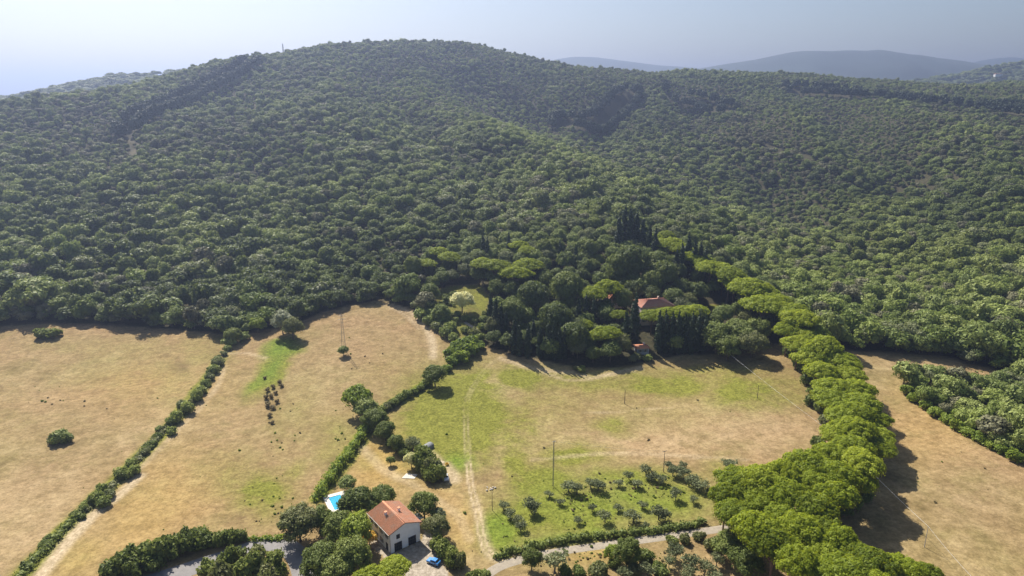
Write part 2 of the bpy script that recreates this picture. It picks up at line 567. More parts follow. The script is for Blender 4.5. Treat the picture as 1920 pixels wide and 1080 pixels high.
# ------------------------------------------------------------------ ground material
gm, nt, nd, lk, b = mat('ground_mat')
a1 = N(nt, 'ShaderNodeAttribute', attribute_name='paint_a'); a2 = N(nt, 'ShaderNodeAttribute', attribute_name='paint_b'); a3 = N(nt, 'ShaderNodeAttribute', attribute_name='paint_c')
s1 = nd.new('ShaderNodeSeparateColor'); lk.new(a1.outputs['Color'], s1.inputs[0])
s2 = nd.new('ShaderNodeSeparateColor'); lk.new(a2.outputs['Color'], s2.inputs[0])
s3 = nd.new('ShaderNodeSeparateColor'); lk.new(a3.outputs['Color'], s3.inputs[0])
pos = nd.new('ShaderNodeNewGeometry').outputs['Position']
mp = nd.new('ShaderNodeMapping'); lk.new(pos, mp.inputs[0]); mp.inputs['Scale'].default_value = (.6, 1.25, 1); mp.inputs['Rotation'].default_value = (0, 0, R(38))
n_big = noise_node(nt, pos, .02, 4); n_mid = noise_node(nt, pos, .12, 6, .65); n_fine = noise_node(nt, pos, 1.1, 5, .7); n_str = noise_node(nt, mp.outputs[0], .28, 6, .7)
wv = nd.new('ShaderNodeTexWave'); wv.inputs['Scale'].default_value = .11; wv.inputs['Distortion'].default_value = 9; wv.inputs['Detail'].default_value = 3; wv.inputs['Detail Scale'].default_value = .25
wv.bands_direction = 'Y'
mp2 = nd.new('ShaderNodeMapping'); lk.new(pos, mp2.inputs[0]); mp2.inputs['Rotation'].default_value = (0, 0, R(-24)); lk.new(mp2.outputs[0], wv.inputs['Vector'])
dry = ramp(nt, n_mid, [(.30, (.200, .150, .062)), (.5, (.300, .226, .104)), (.70, (.395, .305, .156))])
pink = ramp(nt, n_str, [(.32, (.235, .155, .075)), (.68, (.40, .278, .145))])
c = mixc(nt, ramp(nt, n_big, [(.38, (0, 0, 0)), (.62, (1, 1, 1))]), dry, pink)
c = mixc(nt, math_n(nt, 'MULTIPLY', s3.outputs[1], .7), c, ramp(nt, n_mid, [(.3, (.34, .22, .06)), (.7, (.56, .385, .13))]))
c = mixc(nt, math_n(nt, 'MULTIPLY', s1.outputs[1], .8), c, ramp(nt, n_mid, [(.3, (.40, .28, .155)), (.7, (.56, .42, .26))]))
c = mixc(nt, math_n(nt, 'MULTIPLY', s1.outputs[2], .8), c, ramp(nt, n_mid, [(.3, (.12, .072, .04)), (.7, (.26, .16, .09))]))
gf = math_n(nt, 'ADD', s1.outputs[0], math_n(nt, 'MULTIPLY', math_n(nt, 'SUBTRACT', n_mid, .5), 1.3))
gf = math_n(nt, 'ADD', gf, math_n(nt, 'MULTIPLY', math_n(nt, 'SUBTRACT', n_str, .5), .8))
gf = math_n(nt, 'MULTIPLY', math_n(nt, 'MULTIPLY', gf, s1.outputs[0]), 1.7, True)
# scattered greenish haze of weeds everywhere
weeds = math_n(nt, 'MULTIPLY', ramp(nt, noise_node(nt, pos, .05, 6, .7), [(.5, (0, 0, 0)), (.68, (1, 1, 1))]), .4)
c = mixc(nt, weeds, c, (.23, .20, .07))
grn = ramp(nt, n_fine, [(.3, (.135, .145, .020)), (.7, (.255, .25, .050))])
c = mixc(nt, gf, c, grn)
c = mixc(nt, math_n(nt, 'MULTIPLY', s2.outputs[0], math_n(nt, 'ADD', n_mid, .35), True), c, ramp(nt, n_fine, [(.3, (.10, .16, .015)), (.7, (.19, .26, .035))]))
c = mixc(nt, s2.outputs[1], c, ramp(nt, n_fine, [(.3, (.43, .335, .21)), (.7, (.57, .46, .31))]))
c = mixc(nt, s3.outputs[0], c, ramp(nt, n_fine, [(.3, (.33, .28, .22)), (.7, (.47, .41, .33))]))
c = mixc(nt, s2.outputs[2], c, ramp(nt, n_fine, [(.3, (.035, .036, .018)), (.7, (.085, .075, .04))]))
c = mixc(nt, s3.outputs[2], c, ramp(nt, n_mid, [(.3, (.25, .19, .12)), (.7, (.36, .29, .19))]))
# fine darker stubble and mown swaths
c = mixc(nt, .46, c, ramp(nt, n_fine, [(.32, (.42, .42, .38)), (.6, (1.08, 1.08, 1.08))]), 'MULTIPLY')
n_mot = noise_node(nt, pos, .38, 5, .75)
c = mixc(nt, .62, c, ramp(nt, n_mot, [(.36, (.5, .49, .42)), (.6, (1.06, 1.06, 1.06))]), 'MULTIPLY')
c = mixc(nt, math_n(nt, 'MULTIPLY', ramp(nt, n_big, [(.4, (0, 0, 0)), (.6, (1, 1, 1))]), .16), c, ramp(nt, wv.outputs['Fac'], [(.1, (.55, .52, .46)), (.5, (1, 1, 1))]), 'MULTIPLY')
lk.new(c, b.inputs['Base Color'])
b.inputs['Roughness'].default_value = .95
b.inputs['Specular IOR Level'].default_value = .1
bp = nd.new('ShaderNodeBump'); bp.inputs['Strength'].default_value = .55; bp.inputs['Distance'].default_value = .4
lk.new(math_n(nt, 'ADD', n_fine, math_n(nt, 'MULTIPLY', n_str, .5)), bp.inputs['Height']); lk.new(bp.outputs[0], b.inputs['Normal'])

idx = np.arange(NU * NV).reshape(NV, NU)
quads = np.stack([idx[:-1, :-1], idx[:-1, 1:], idx[1:, 1:], idx[1:, :-1]], -1).reshape(-1, 4)
tm = mesh_np('ground', np.c_[FX, FY, GZ.ravel()], [quads], gm, smooth=True)
for nm, ch in (('paint_a', (green, pale, brown)), ('paint_b', (lush, rut, forest)), ('paint_c', (yard, gold, bare))):
    at_ = tm.color_attributes.new(nm, 'FLOAT_COLOR', 'POINT')
    at_.data.foreach_set('color', np.c_[ch[0], ch[1], ch[2], np.ones(len(FX))].astype(np.float32).ravel())
ground = link('ground', tm)
ground['kind'] = 'structure'

# ------------------------------------------------------------------ land beyond the hill, to the horizon
plain_mat = simple_mat('far_land_mat', (.10, .13, .09), .9, .4, .002)
pm = MB()
pm.poly([(-9000, 1900, -60), (9000, 1900, -60), (9000, 12500, -60), (-9000, 12500, -60), (-9000, -1500, -60), (9000, -1500, -60)], [(0, 1, 2, 3), (4, 5, 1, 0)])
o = pm.build('far_plain', plain_mat); o['kind'] = 'structure'

ridge_mat = simple_mat('wooded_ridge_mat', (.060, .085, .035), .95, .45, .03)
mount_mat = simple_mat('mountain_mat', (.03, .05, .05), .95, .35, .004)


def ridge(name, prof, D, m, depth, nx, amp, base=-70.0, seed=5, nyc=26):
    """a hill range: crest profile given where its crest line stands, slopes falling away on both sides"""
    px = np.array([p[0] for p in prof], float); py = np.array([p[1] for p in prof], float)
    u, r = ray(px, py)
    X = u * D; Z = CAM_H + r * D
    xs = np.linspace(X[0], X[-1], nx)
    zc = np.interp(xs, X, Z)
    k = np.ones(7) / 7
    zc = np.convolve(np.pad(zc, 3, 'edge'), k, 'valid')
    ts = np.linspace(-1, 1, nyc)
    V = np.zeros((nyc, nx, 3))
    for j, t in enumerate(ts):
        f = 1 - abs(t) ** 1.3
        y = D + t * depth
        n = fbm(xs / amp / 9, np.full(nx, y / amp / 7), 4, seed) * amp * 2 * (1 - .75 * (f > .97)) * min(1, 4 * (1 - f) + .25)
        V[j, :, 0] = xs; V[j, :, 1] = y + fbm(xs / amp / 12, np.zeros(nx), 3, seed + 3) * depth * .25
        V[j, :, 2] = base + (zc - base) * f + n
    ix = np.arange(nx * nyc).reshape(nyc, nx)
    q = np.stack([ix[:-1, :-1], ix[:-1, 1:], ix[1:, 1:], ix[1:, :-1]], -1).reshape(-1, 4)
    o = link(name, mesh_np(name, V.reshape(-1, 3), [q], m, smooth=True))
    o['kind'] = 'structure'
    return V


V_left = ridge('wooded_ridge', [(-420, 215), (-200, 200), (-60, 186), (20, 186), (60, 181), (130, 162), (215, 142), (260, 142), (330, 135), (400, 140), (520, 150)], 1500, ridge_mat, 380, 160, 14, base=20, seed=4)
V_right = ridge('wooded_ridge', [(1560, 175), (1700, 160), (1780, 146), (1830, 136), (1880, 124), (1940, 117), (2050, 122), (2200, 140)], 2300, ridge_mat, 500, 140, 16, base=20, seed=14)
ridge('distant_mountain', [(1180, 150), (1330, 123), (1360, 118), (1420, 109), (1480, 96), (1510, 94), (1560, 95), (1580, 93), (1610, 95), (1640, 92), (1680, 101), (1720, 106), (1800, 113), (1850, 120), (1900, 124), (2000, 135), (2200, 150)], 3600, mount_mat, 1000, 260, 42, seed=24)
ridge('distant_mountain', [(900, 140), (1000, 122), (1040, 110), (1072, 105), (1115, 106), (1150, 110), (1225, 119), (1300, 126), (1420, 145)], 4600, mount_mat, 1000, 140, 34, seed=34)
ridge('distant_mountain', [(1700, 150), (1800, 124), (1840, 111), (1880, 106), (1920, 109), (1980, 106), (2100, 120), (2250, 150)], 4900, mount_mat, 1000, 140, 40, seed=44)

# ------------------------------------------------------------------ foliage builders
bark = simple_mat('bark_mat', (.13, .095, .07), .95, .4, 3, bump=.4)
bark_pine = simple_mat('pine_bark_mat', (.17, .11, .08), .95, .4, 3, bump=.4)
bark_olive = simple_mat('olive_bark_mat', (.15, .13, .11), .95, .35, 4, bump=.4)
L_OAK = leaf_mat('holm_oak_leaf_mat', (.070, .098, .028), (.172, .222, .056), (.305, .350, .098), patch=(.18, .19, .10), transl=.30)
L_GREY = leaf_mat('dry_oak_leaf_mat', (.085, .086, .045), (.165, .166, .085), (.245, .240, .13), transl=.25)
L_FRESH = leaf_mat('fresh_leaf_mat', (.080, .115, .023), (.175, .232, .046), (.295, .350, .085), transl=.35)
L_PINE = leaf_mat('pine_needle_mat', (.105, .150, .010), (.235, .300, .018), (.355, .410, .036), transl=.46, tcol=(.45, .48, .02))
L_DOME = leaf_mat('stone_pine_mat', (0.052, 0.081, 0.023), (0.121, 0.161, 0.041), (0.213, 0.247, 0.063), transl=.32, tcol=(.24, .28, .04))
L_CYP = leaf_mat('cypress_leaf_mat', (.020, .038, .018), (.034, .058, .026), (.06, .085, .036), transl=.15)
L_OLIVE = leaf_mat('olive_leaf_mat', (.100, .122, .055), (.175, .200, .090), (.275, .295, .145), transl=.34)
L_BUSH = leaf_mat('bush_leaf_mat', (.070, .100, .020), (.140, .180, .036), (.240, .280, .065), patch=(.19, .19, .08), transl=.34)
L_LIME = leaf_mat('bright_leaf_mat', (0.100, 0.160, 0.020), (0.180, 0.250, 0.030), (0.280, 0.340, 0.050), transl=.4, tcol=(.35, .42, .05))
L_YEL = leaf_mat('yellow_blossom_mat', (.40, .42, .14), (.58, .58, .24), (.74, .72, .40), transl=.35)
L_ORANGE = leaf_mat('orange_blossom_mat', (.45, .28, .03), (.70, .45, .06), (.80, .58, .14), transl=.35)
L_PALE = leaf_mat('silver_leaf_mat', (.16, .19, .09), (.25, .28, .15), (.36, .38, .24), transl=.35)
L_BRUSH = leaf_mat('dry_brush_mat', (.10, .075, .035), (.18, .14, .065), (.26, .21, .10), transl=.2)

# unit sphere for the inner mass of a crown
_phi = (1 + 5 ** .5) / 2
_iv = np.array([(-1, _phi, 0), (1, _phi, 0), (-1, -_phi, 0), (1, -_phi, 0), (0, -1, _phi), (0, 1, _phi), (0, -1, -_phi), (0, 1, -_phi), (_phi, 0, -1), (_phi, 0, 1), (-_phi, 0, -1), (-_phi, 0, 1)], float)
_iv /= np.linalg.norm(_iv[0])
_if = np.array([(0, 11, 5), (0, 5, 1), (0, 1, 7), (0, 7, 10), (0, 10, 11), (1, 5, 9), (5, 11, 4), (11, 10, 2), (10, 7, 6), (7, 1, 8), (3, 9, 4), (3, 4, 2), (3, 2, 6), (3, 6, 8), (3, 8, 9), (4, 9, 5), (2, 4, 11), (6, 2, 10), (8, 6, 7), (9, 8, 1)])


def crown(name, lobes, n, size, m, g, jit=.55, low=-.45, core=.74, wob=.16, flat=1.0):
    """a crown of n small leaf sprays spread over overlapping lobes, each lobe with a shadowed inner mass"""
    C = np.array([l[0] for l in lobes], float); Rr = np.array([l[1] for l in lobes], float)
    area = (Rr[:, 0] * Rr[:, 1] + Rr[:, 0] * Rr[:, 2] + Rr[:, 1] * Rr[:, 2])
    P = []; Nn = []; need = n; tries = 0
    while need > 0 and tries < 8:
        k = g.choice(len(C), size=need * 3, p=area / area.sum())
        d = g.normal(size=(len(k), 3)); d /= np.linalg.norm(d, axis=1)[:, None]
        d = d[d[:, 2] > low] if False else d
        keep = d[:, 2] > low
        k, d = k[keep], d[keep]
        rad = 1 + g.normal(size=len(k)) * wob
        p = C[k] + d * Rr[k] * rad[:, None]
        ins = np.zeros(len(k), int)
        for j in range(len(C)):
            q = (p - C[j]) / (Rr[j] * .80)
            ins += ((q * q).sum(1) < 1) & (k != j)
        ok = ins == 0
        p, d, k = p[ok], d[ok], k[ok]
        nn = d / Rr[k]; nn /= np.linalg.norm(nn, axis=1)[:, None]
        P.append(p[:need]); Nn.append(nn[:need]); need -= len(p[:need]); tries += 1
    P = np.vstack(P); Nn = np.vstack(Nn); n = len(P)
    Nn = Nn + g.normal(size=(n, 3)) * jit; Nn /= np.linalg.norm(Nn, axis=1)[:, None]
    t = g.normal(size=(n, 3)); t -= (t * Nn).sum(1)[:, None] * Nn; t /= np.linalg.norm(t, axis=1)[:, None]
    bt = np.cross(Nn, t)
    s = size * (.6 + .8 * g.random(n))[:, None]
    a = t * s * .62; bb = bt * s * .5 * flat
    k1 = (g.random((n, 1)) - .5) * .8
    V = np.stack([P - a, P - bb + a * k1, P + a, P + bb - a * k1], 1).reshape(-1, 3)
    F4 = np.arange(n * 4).reshape(-1, 4)
    VV = [V]; F3 = []; o = len(V)
    if core > 0:
        for c_, r_ in zip(C, Rr):
            w = _iv * (1 + (g.random((12, 1)) - .5) * .3)
            VV.append(c_ + w * r_ * core); F3.append(_if + o); o += 12
    return mesh_np(name, np.vstack(VV), [F4] + ([np.vstack(F3)] if F3 else []), m)


def trunk(name, h, r, limbs, m, lean=0.0, g=None, fork=.55):
    """tapered, slightly bent trunk with limbs reaching into the crown: limbs = [(dx,dy,z)]"""
    mb = MB()
    x, y = lean * (g.random() - .5), lean * (g.random() - .5)
    zs = (-.8, .0, h * .3, h * .6, h)
    mb.tube([(x * (max(z, 0) / h) ** 1.5 * h, y * (max(z, 0) / h) ** 1.5 * h, z) for z in zs], [r * 1.45, r * 1.2, r * .9, r * .75, r * .4], 7)
    for i, (dx, dy, z) in enumerate(limbs):
        z0 = h * (fork + .12 * (i % 3))
        b0 = (x * (z0 / h) ** 1.5 * h, y * (z0 / h) ** 1.5 * h, z0)
        mb.tube([b0, (b0[0] + dx * .5, b0[1] + dy * .5, z0 + (z - z0) * .62), (dx, dy, z)], [r * .5, r * .35, r * .16], 5)
    return mb.mesh(name, m)


def oak_parts(g, n, size, m, h=9.5, rad=4.4, low_c=.42):
    lobes = [((0, 0, h * .55), (rad * .80, rad * .80, h * .36))]
    nl = 12 if n < 1000 else 26
    for i in range(nl):
        a = g.random() * 6.283; e = g.random()
        rr = rad * (.25 + .68 * math.sqrt(e)); z = h * (.86 - .42 * e ** 1.3 + .08 * (g.random() - .5))
        s = rad * (.26 + .2 * g.random()) * (1 if n < 1000 else .72)
        lobes.append(((math.cos(a) * rr, math.sin(a) * rr, z), (s, s * (.85 + .3 * g.random()), s * .82)))
    cm = crown('crown', lobes, n, size, m, g, jit=.36)
    limbs = [(math.cos(a) * rad * .55, math.sin(a) * rad * .55, h * .62) for a in g.random(4) * 6.283]
    return cm, trunk('trunk', h * .55, .26, limbs, bark, .12, g, .35)


def pine_parts(g, n, size, m, h=15.0, rad=6.6, thick=1.0):
    zc = h * .80
    lobes = [((0, 0, zc), (rad * .84, rad * .84, 1.9 * thick))]
    NL = 34 if n > 1000 else 19
    for i in range(NL):
        a = i * 2.39996 + g.random() * .6; e = math.sqrt((i + .5) / NL)
        rr = rad * .88 * e; s = rad * (.15 + .085 * g.random() if n > 1000 else .22 + .09 * g.random())
        z = zc + (1 - e ** 2.2) * h * .165 + .35 * (g.random() - .5)
        lobes.append(((math.cos(a) * rr, math.sin(a) * rr, z), (s, s, s * (.72 + .3 * g.random()) * thick)))
    cm = crown('crown', lobes, n, size, m, g, jit=.34, low=-.25, core=.74, wob=.12)
    limbs = [(math.cos(a) * rad * .6, math.sin(a) * rad * .6, zc - .4) for a in np.arange(6) * 1.05 + g.random() * 2]
    return cm, trunk('trunk', zc, .34, limbs, bark_pine, .10, g, .5)


def dome_parts(g, n, size, m, h=10.5, rad=5.2):
    lobes = [((0, 0, h * .60), (rad * .92, rad * .92, h * .36))]
    for i in range(16):
        a = i * 2.39996 + g.random() * .8; e = math.sqrt((i + .5) / 16)
        s = rad * (.20 + .10 * g.random())
        lobes.append(((math.cos(a) * rad * .84 * e, math.sin(a) * rad * .84 * e, h * .60 + h * .33 * math.sqrt(max(0, 1 - (e * .9) ** 2))), (s, s, s * .85)))
    cm = crown('crown', lobes, n, size, m, g, jit=.34, low=-.5, core=.8, wob=.09)
    limbs = [(math.cos(a) * rad * .5, math.sin(a) * rad * .5, h * .6) for a in g.random(4) * 6.283]
    return cm, trunk('trunk', h * .6, .28, limbs, bark_pine, .08, g, .4)


def cypress_parts(g, n, size, m, h=17.0, rad=1.55):
    lobes = []
    for i in range(13):
        t = i / 12
        r_ = rad * (math.sin(math.pi * (t * .86 + .14) ** .75) ** .7) * (1 - .25 * t) + .12
        a = g.random() * 6.283
        lobes.append(((math.cos(a) * .22, math.sin(a) * .22, h * (.07 + .88 * t)), (r_ * (.9 + .25 * g.random()), r_ * (.9 + .25 * g.random()), h * .085)))
    cm = crown('crown', lobes, n, size, m, g, jit=.45, low=-.8, core=.8, wob=.12)
    return cm, trunk('trunk', h * .3, .2, [], bark, .02, g)


def olive_parts(g, n, size, m, h=4.6, rad=2.3):
    lobes = []
    for i in range(7):
        a = i * .9 + g.random(); rr = rad * (.35 + .45 * g.random()) * (i > 0)
        lobes.append(((math.cos(a) * rr, math.sin(a) * rr, h * (.62 + .22 * g.random())), (rad * .42, rad * .42, rad * .38)))
    cm = crown('crown', lobes, n, size, m, g, jit=.9, low=-.8, core=.42, wob=.3)
    limbs = [(l[0][0] * .8, l[0][1] * .8, l[0][2]) for l in lobes[1:6]]
    return cm, trunk('trunk', h * .45, .2, limbs, bark_olive, .3, g, .4)


def bush_parts(g, n, size, m, h=3.0, rad=2.2):
    lobes = [((0, 0, h * .42), (rad * .8, rad * .8, h * .45))]
    for i in range(7):
        a = g.random() * 6.283; rr = rad * (.3 + .5 * g.random()); s = rad * (.3 + .2 * g.random())
        lobes.append(((math.cos(a) * rr, math.sin(a) * rr, h * (.35 + .4 * g.random())), (s, s, s * .85)))
    cm = crown('crown', lobes, n, size, m, g, low=-.6)
    limbs = [(math.cos(a) * rad * .4, math.sin(a) * rad * .4, h * .6) for a in g.random(3) * 6.283]
    return cm, trunk('stem', h * .45, .09, limbs, bark, .2, g, .15)


def protos(fn, k, seed, **kw):
    return [fn(np.random.default_rng(seed + i), **kw) for i in range(k)]


OAK_SHAPES = [(7.5, 4.6), (11.0, 3.7), (9.0, 5.3), (6.2, 3.3), (12.0, 4.6), (8.4, 4.0)]
P_OAK = [oak_parts(np.random.default_rng(100 + i), n=880, size=.72, m=L_OAK, h=hh, rad=rr) for i, (hh, rr) in enumerate(OAK_SHAPES)]
P_OAK += [oak_parts(np.random.default_rng(110 + i), n=700, size=.70, m=L_GREY, h=hh, rad=rr) for i, (hh, rr) in enumerate(((8.0, 4.3), (10.5, 3.8)))]
P_OAK += [oak_parts(np.random.default_rng(114 + i), n=880, size=.70, m=L_FRESH, h=hh, rad=rr) for i, (hh, rr) in enumerate(((7.0, 4.4), (9.5, 4.8)))]
P_SHADE = protos(oak_parts, 1, 109, n=620, size=.95, m=L_CYP)  # oak with shade put into its leaf colour, for rows beside the cuts
P_OAKN = protos(oak_parts, 4, 120, n=4200, size=.38, m=L_BUSH)           # near the camera, finer leaves
P_OAKD = protos(oak_parts, 3, 130, n=3000, size=.45, m=L_OAK)
P_PINE = protos(pine_parts, 5, 140, n=7500, size=.40, m=L_PINE)
P_PINEF = protos(dome_parts, 3, 150, n=700, size=.95, m=L_DOME)
P_DOMEN = protos(dome_parts, 3, 155, n=3200, size=.46, m=L_DOME)
P_CYP = protos(cypress_parts, 3, 160, n=800, size=.6, m=L_CYP)
P_OLIVE = protos(olive_parts, 4, 170, n=520, size=.42, m=L_OLIVE)
P_BUSH = protos(bush_parts, 4, 180, n=620, size=.5, m=L_BUSH)
P_BUSHD = protos(bush_parts, 3, 190, n=620, size=.5, m=L_OAK)
P_LIME = protos(oak_parts, 2, 200, n=1700, size=.55, m=L_LIME)
P_YEL = protos(oak_parts, 2, 210, n=1500, size=.55, m=L_YEL)
P_ORANGE = protos(oak_parts, 1, 215, n=1200, size=.55, m=L_ORANGE)
P_PALE = protos(oak_parts, 2, 220, n=1700, size=.55, m=L_PALE)
P_BRUSH = protos(bush_parts, 2, 230, n=260, size=.4, m=L_BRUSH)
P_LIMEB = protos(bush_parts, 2, 240, n=620, size=.5, m=L_LIME)


def plant(name, proto, loc, scale, label, cat, group=None, tint=0.0, rotz=None, woody='trunk'):
    t = thing(name, label, cat, loc, random.random() * 6.283 if rotz is None else rotz, group)
    t.scale = scale if isinstance(scale, tuple) else (scale,) * 3
    c_ = link('crown', proto[0], t); c_['tint'] = float(tint)
    link(woody, proto[1], t)
    return t


# ------------------------------------------------------------------ the wood on the hill
sp = 4.8
pts = []
for D0 in np.arange(190, 1500, sp):
    w = D0 * 1.1
    xs = np.arange(-w, w, sp)
    pts.append(np.c_[xs, np.full(len(xs), D0)])
pts = np.vstack(pts)
pts += (rng.random(pts.shape) - .5) * sp * 1.5
Xf, Yf = pts[:, 0], pts[:, 1]
Zf = height(Xf, Yf)
pxf, pyf = project(Xf, Yf, Zf)
keep = (Yf > border(Xf / Yf) + 1.0) | in_poly(pxf, pyf, COPSE_PX)
keep &= (np.abs(pxf - 960) < 1240)
_su = np.array([ray(a, b_)[0] for a, b_, c_ in SKYL]); _sd = np.array([c_ for a, b_, c_ in SKYL])
keep &= Yf < np.interp(Xf / Yf, _su, _sd) * 1.06
for L, w in CUTS:
    keep &= dist_line(Xf, Yf, L) > w
ESTATE_PX = [(805, 610), (800, 540), (890, 470), (1000, 440), (1180, 420), (1260, 440), (1420, 540), (1500, 610), (1470, 660), (1340, 690), (1080, 705), (900, 660)]
keep &= ~in_poly(pxf, pyf, ESTATE_PX)
keep &= ~in_poly(pxf, pyf, [(1420, 540), (1460, 540), (1530, 620), (1640, 700), (1640, 660), (1700, 640), (1640, 615), (1500, 560)]) | (pyf < 655) & (pxf > 1520)
Xf, Yf, Zf, pxf, pyf = (a[keep] for a in (Xf, Yf, Zf, pxf, pyf))
nf = len(Xf)
# stands of trees: umbrella pines low on the left and right slopes, low scrub towards the top
stand = fbm(Xf / 60, Yf / 80, 3, 71)
p_pine = np.clip(.06 + .48 * blob(pxf, pyf, 150, 430, 420, 150) + .35 * blob(pxf, pyf, 560, 470, 300, 110) + .7 * blob(pxf, pyf, 1780, 420, 230, 90) + .35 * blob(pxf, pyf, 1560, 350, 160, 90)
                 + .5 * blob(pxf, pyf, 1150, 380, 130, 60) + .5 * blob(pxf, pyf, 820, 480, 130, 50), 0, .8) + stand * .9 - .12
p_pine = np.where(pyf < 250, p_pine * .25, p_pine)
near_edge = Yf < border(Xf / Yf) + 26
p_pine = np.where(near_edge, p_pine * .25, p_pine)
is_pine = rng.random(nf) < p_pine
_r = rng.random(nf)
sc = np.where(_r < .38, .48 + .6 * _r, np.where(_r < .88, .75 + .35 * rng.random(nf), 1.15 + .35 * rng.random(nf)))
sc *= np.clip(.94 - (Yf - 330) / 1300, .50, .92)
sc = np.where(near_edge, sc * 1.18, sc)
_cp = in_poly(pxf, pyf, COPSE_PX)
sc = np.where(_cp, sc * .72, sc)
sc = np.where(blob(pxf, pyf, 1500, 550, 260, 110) > .3, sc * .85, sc)
sc = sc * (1 + 1.0 * fbm(Xf / 55, Yf / 70, 3, 95))
scz = sc * (.75 + .5 * rng.random(nf))
tint = fbm(Xf / 35, Yf / 45, 3, 77) * 2.4 + .08
tint += .55 * blob(pxf, pyf, 960, 240, 260, 32, 22) + .3 * blob(pxf, pyf, 1180, 340, 120, 40) + .6 * blob(pxf, pyf, 1600, 540, 340, 130) + .25 * blob(pxf, pyf, 1750, 430, 250, 90)
tint += .35 * _cp
tint -= .35 * blob(pxf, pyf, 1120, 215, 90, 50) + .35 * blob(pxf, pyf, 330, 590, 420, 40) + .3 * blob(pxf, pyf, 900, 150, 250, 50)
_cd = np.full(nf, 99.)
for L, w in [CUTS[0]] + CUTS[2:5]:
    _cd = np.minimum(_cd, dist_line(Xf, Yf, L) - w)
_shade_row = _cd < 4  # trees lining the cuts: dark leaf colour stands in for their shaded faces
_shade_row &= _r > .25
sc = np.where(_shade_row, 1.1, sc); scz = np.where(_shade_row, 1.6, scz)
is_pine &= ~_shade_row
idxp = rng.integers(0, 6, nf)
dryp = np.clip(.10 + .55 * blob(pxf, pyf, 1430, 280, 130, 50, 20) + .4 * blob(pxf, pyf, 170, 270, 200, 70) + .3 * blob(pxf, pyf, 1850, 250, 160, 60) + fbm(Xf / 40, Yf / 50, 3, 83) * .9, 0, .7)
frp = np.clip(.12 + .5 * blob(pxf, pyf, 960, 240, 260, 30, 22) + .3 * blob(pxf, pyf, 1600, 570, 300, 90) + fbm(Xf / 45, Yf / 60, 3, 89) * .8, 0, .7)
_q = rng.random(nf)
idxp = np.where(_q < dryp, rng.integers(6, 8, nf), np.where(_q > 1 - frp, rng.integers(8, 10, nf), idxp))
idxp = np.where(is_pine, 10 + rng.integers(0, 3, nf), idxp)
idxp = np.where(_shade_row, 13, idxp)
pine_s = np.where(is_pine, .86, 1.0)
order = np.argsort(np.hypot(Xf, Yf))
inframe = (np.abs(pxf - 960) < 950) & (pyf < 1060)
sel = [i for i in order if inframe[i]][:290]
one = np.zeros(nf, bool); one[sel] = True
def WOODLAB(x, y):
    if y > 700 or (x > 1680 and y > 690):
        return 'leafy tree in the dark copse beside the right hand field', 'tree', 'trees of the right copse'
    if x > 1440:
        return 'dark green tree in the front rows of the wood behind the right hand field', 'tree', 'front trees of the wood right of the avenue'
    if x < 480:
        return 'dark green tree in the front rows of the wood above the far left field', 'tree', 'front trees of the wood above the far left field'
    return 'dark green tree in the front rows of the wood above the domed field', 'tree', 'front trees of the wood above the domed field'


for i in sel:
    pr = (P_OAK + P_PINEF + P_SHADE)[idxp[i]]
    s = float(sc[i] * pine_s[i])
    plant('woodland_tree', pr, (float(Xf[i]), float(Yf[i]), float(Zf[i]) - .3), (s, s, float(scz[i] * pine_s[i])),
          *WOODLAB(pxf[i], pyf[i]), tint=float(tint[i]))
print('forest trees', nf)

lib = bpy.data.collections.new('tree_library')
lib_objs = []
for i, pr in enumerate(P_OAK + P_PINEF + P_SHADE):
    ob = bpy.data.objects.new('tree_kind_%02d' % i, pr[0]); lib.objects.link(ob); lib_objs.append(ob)


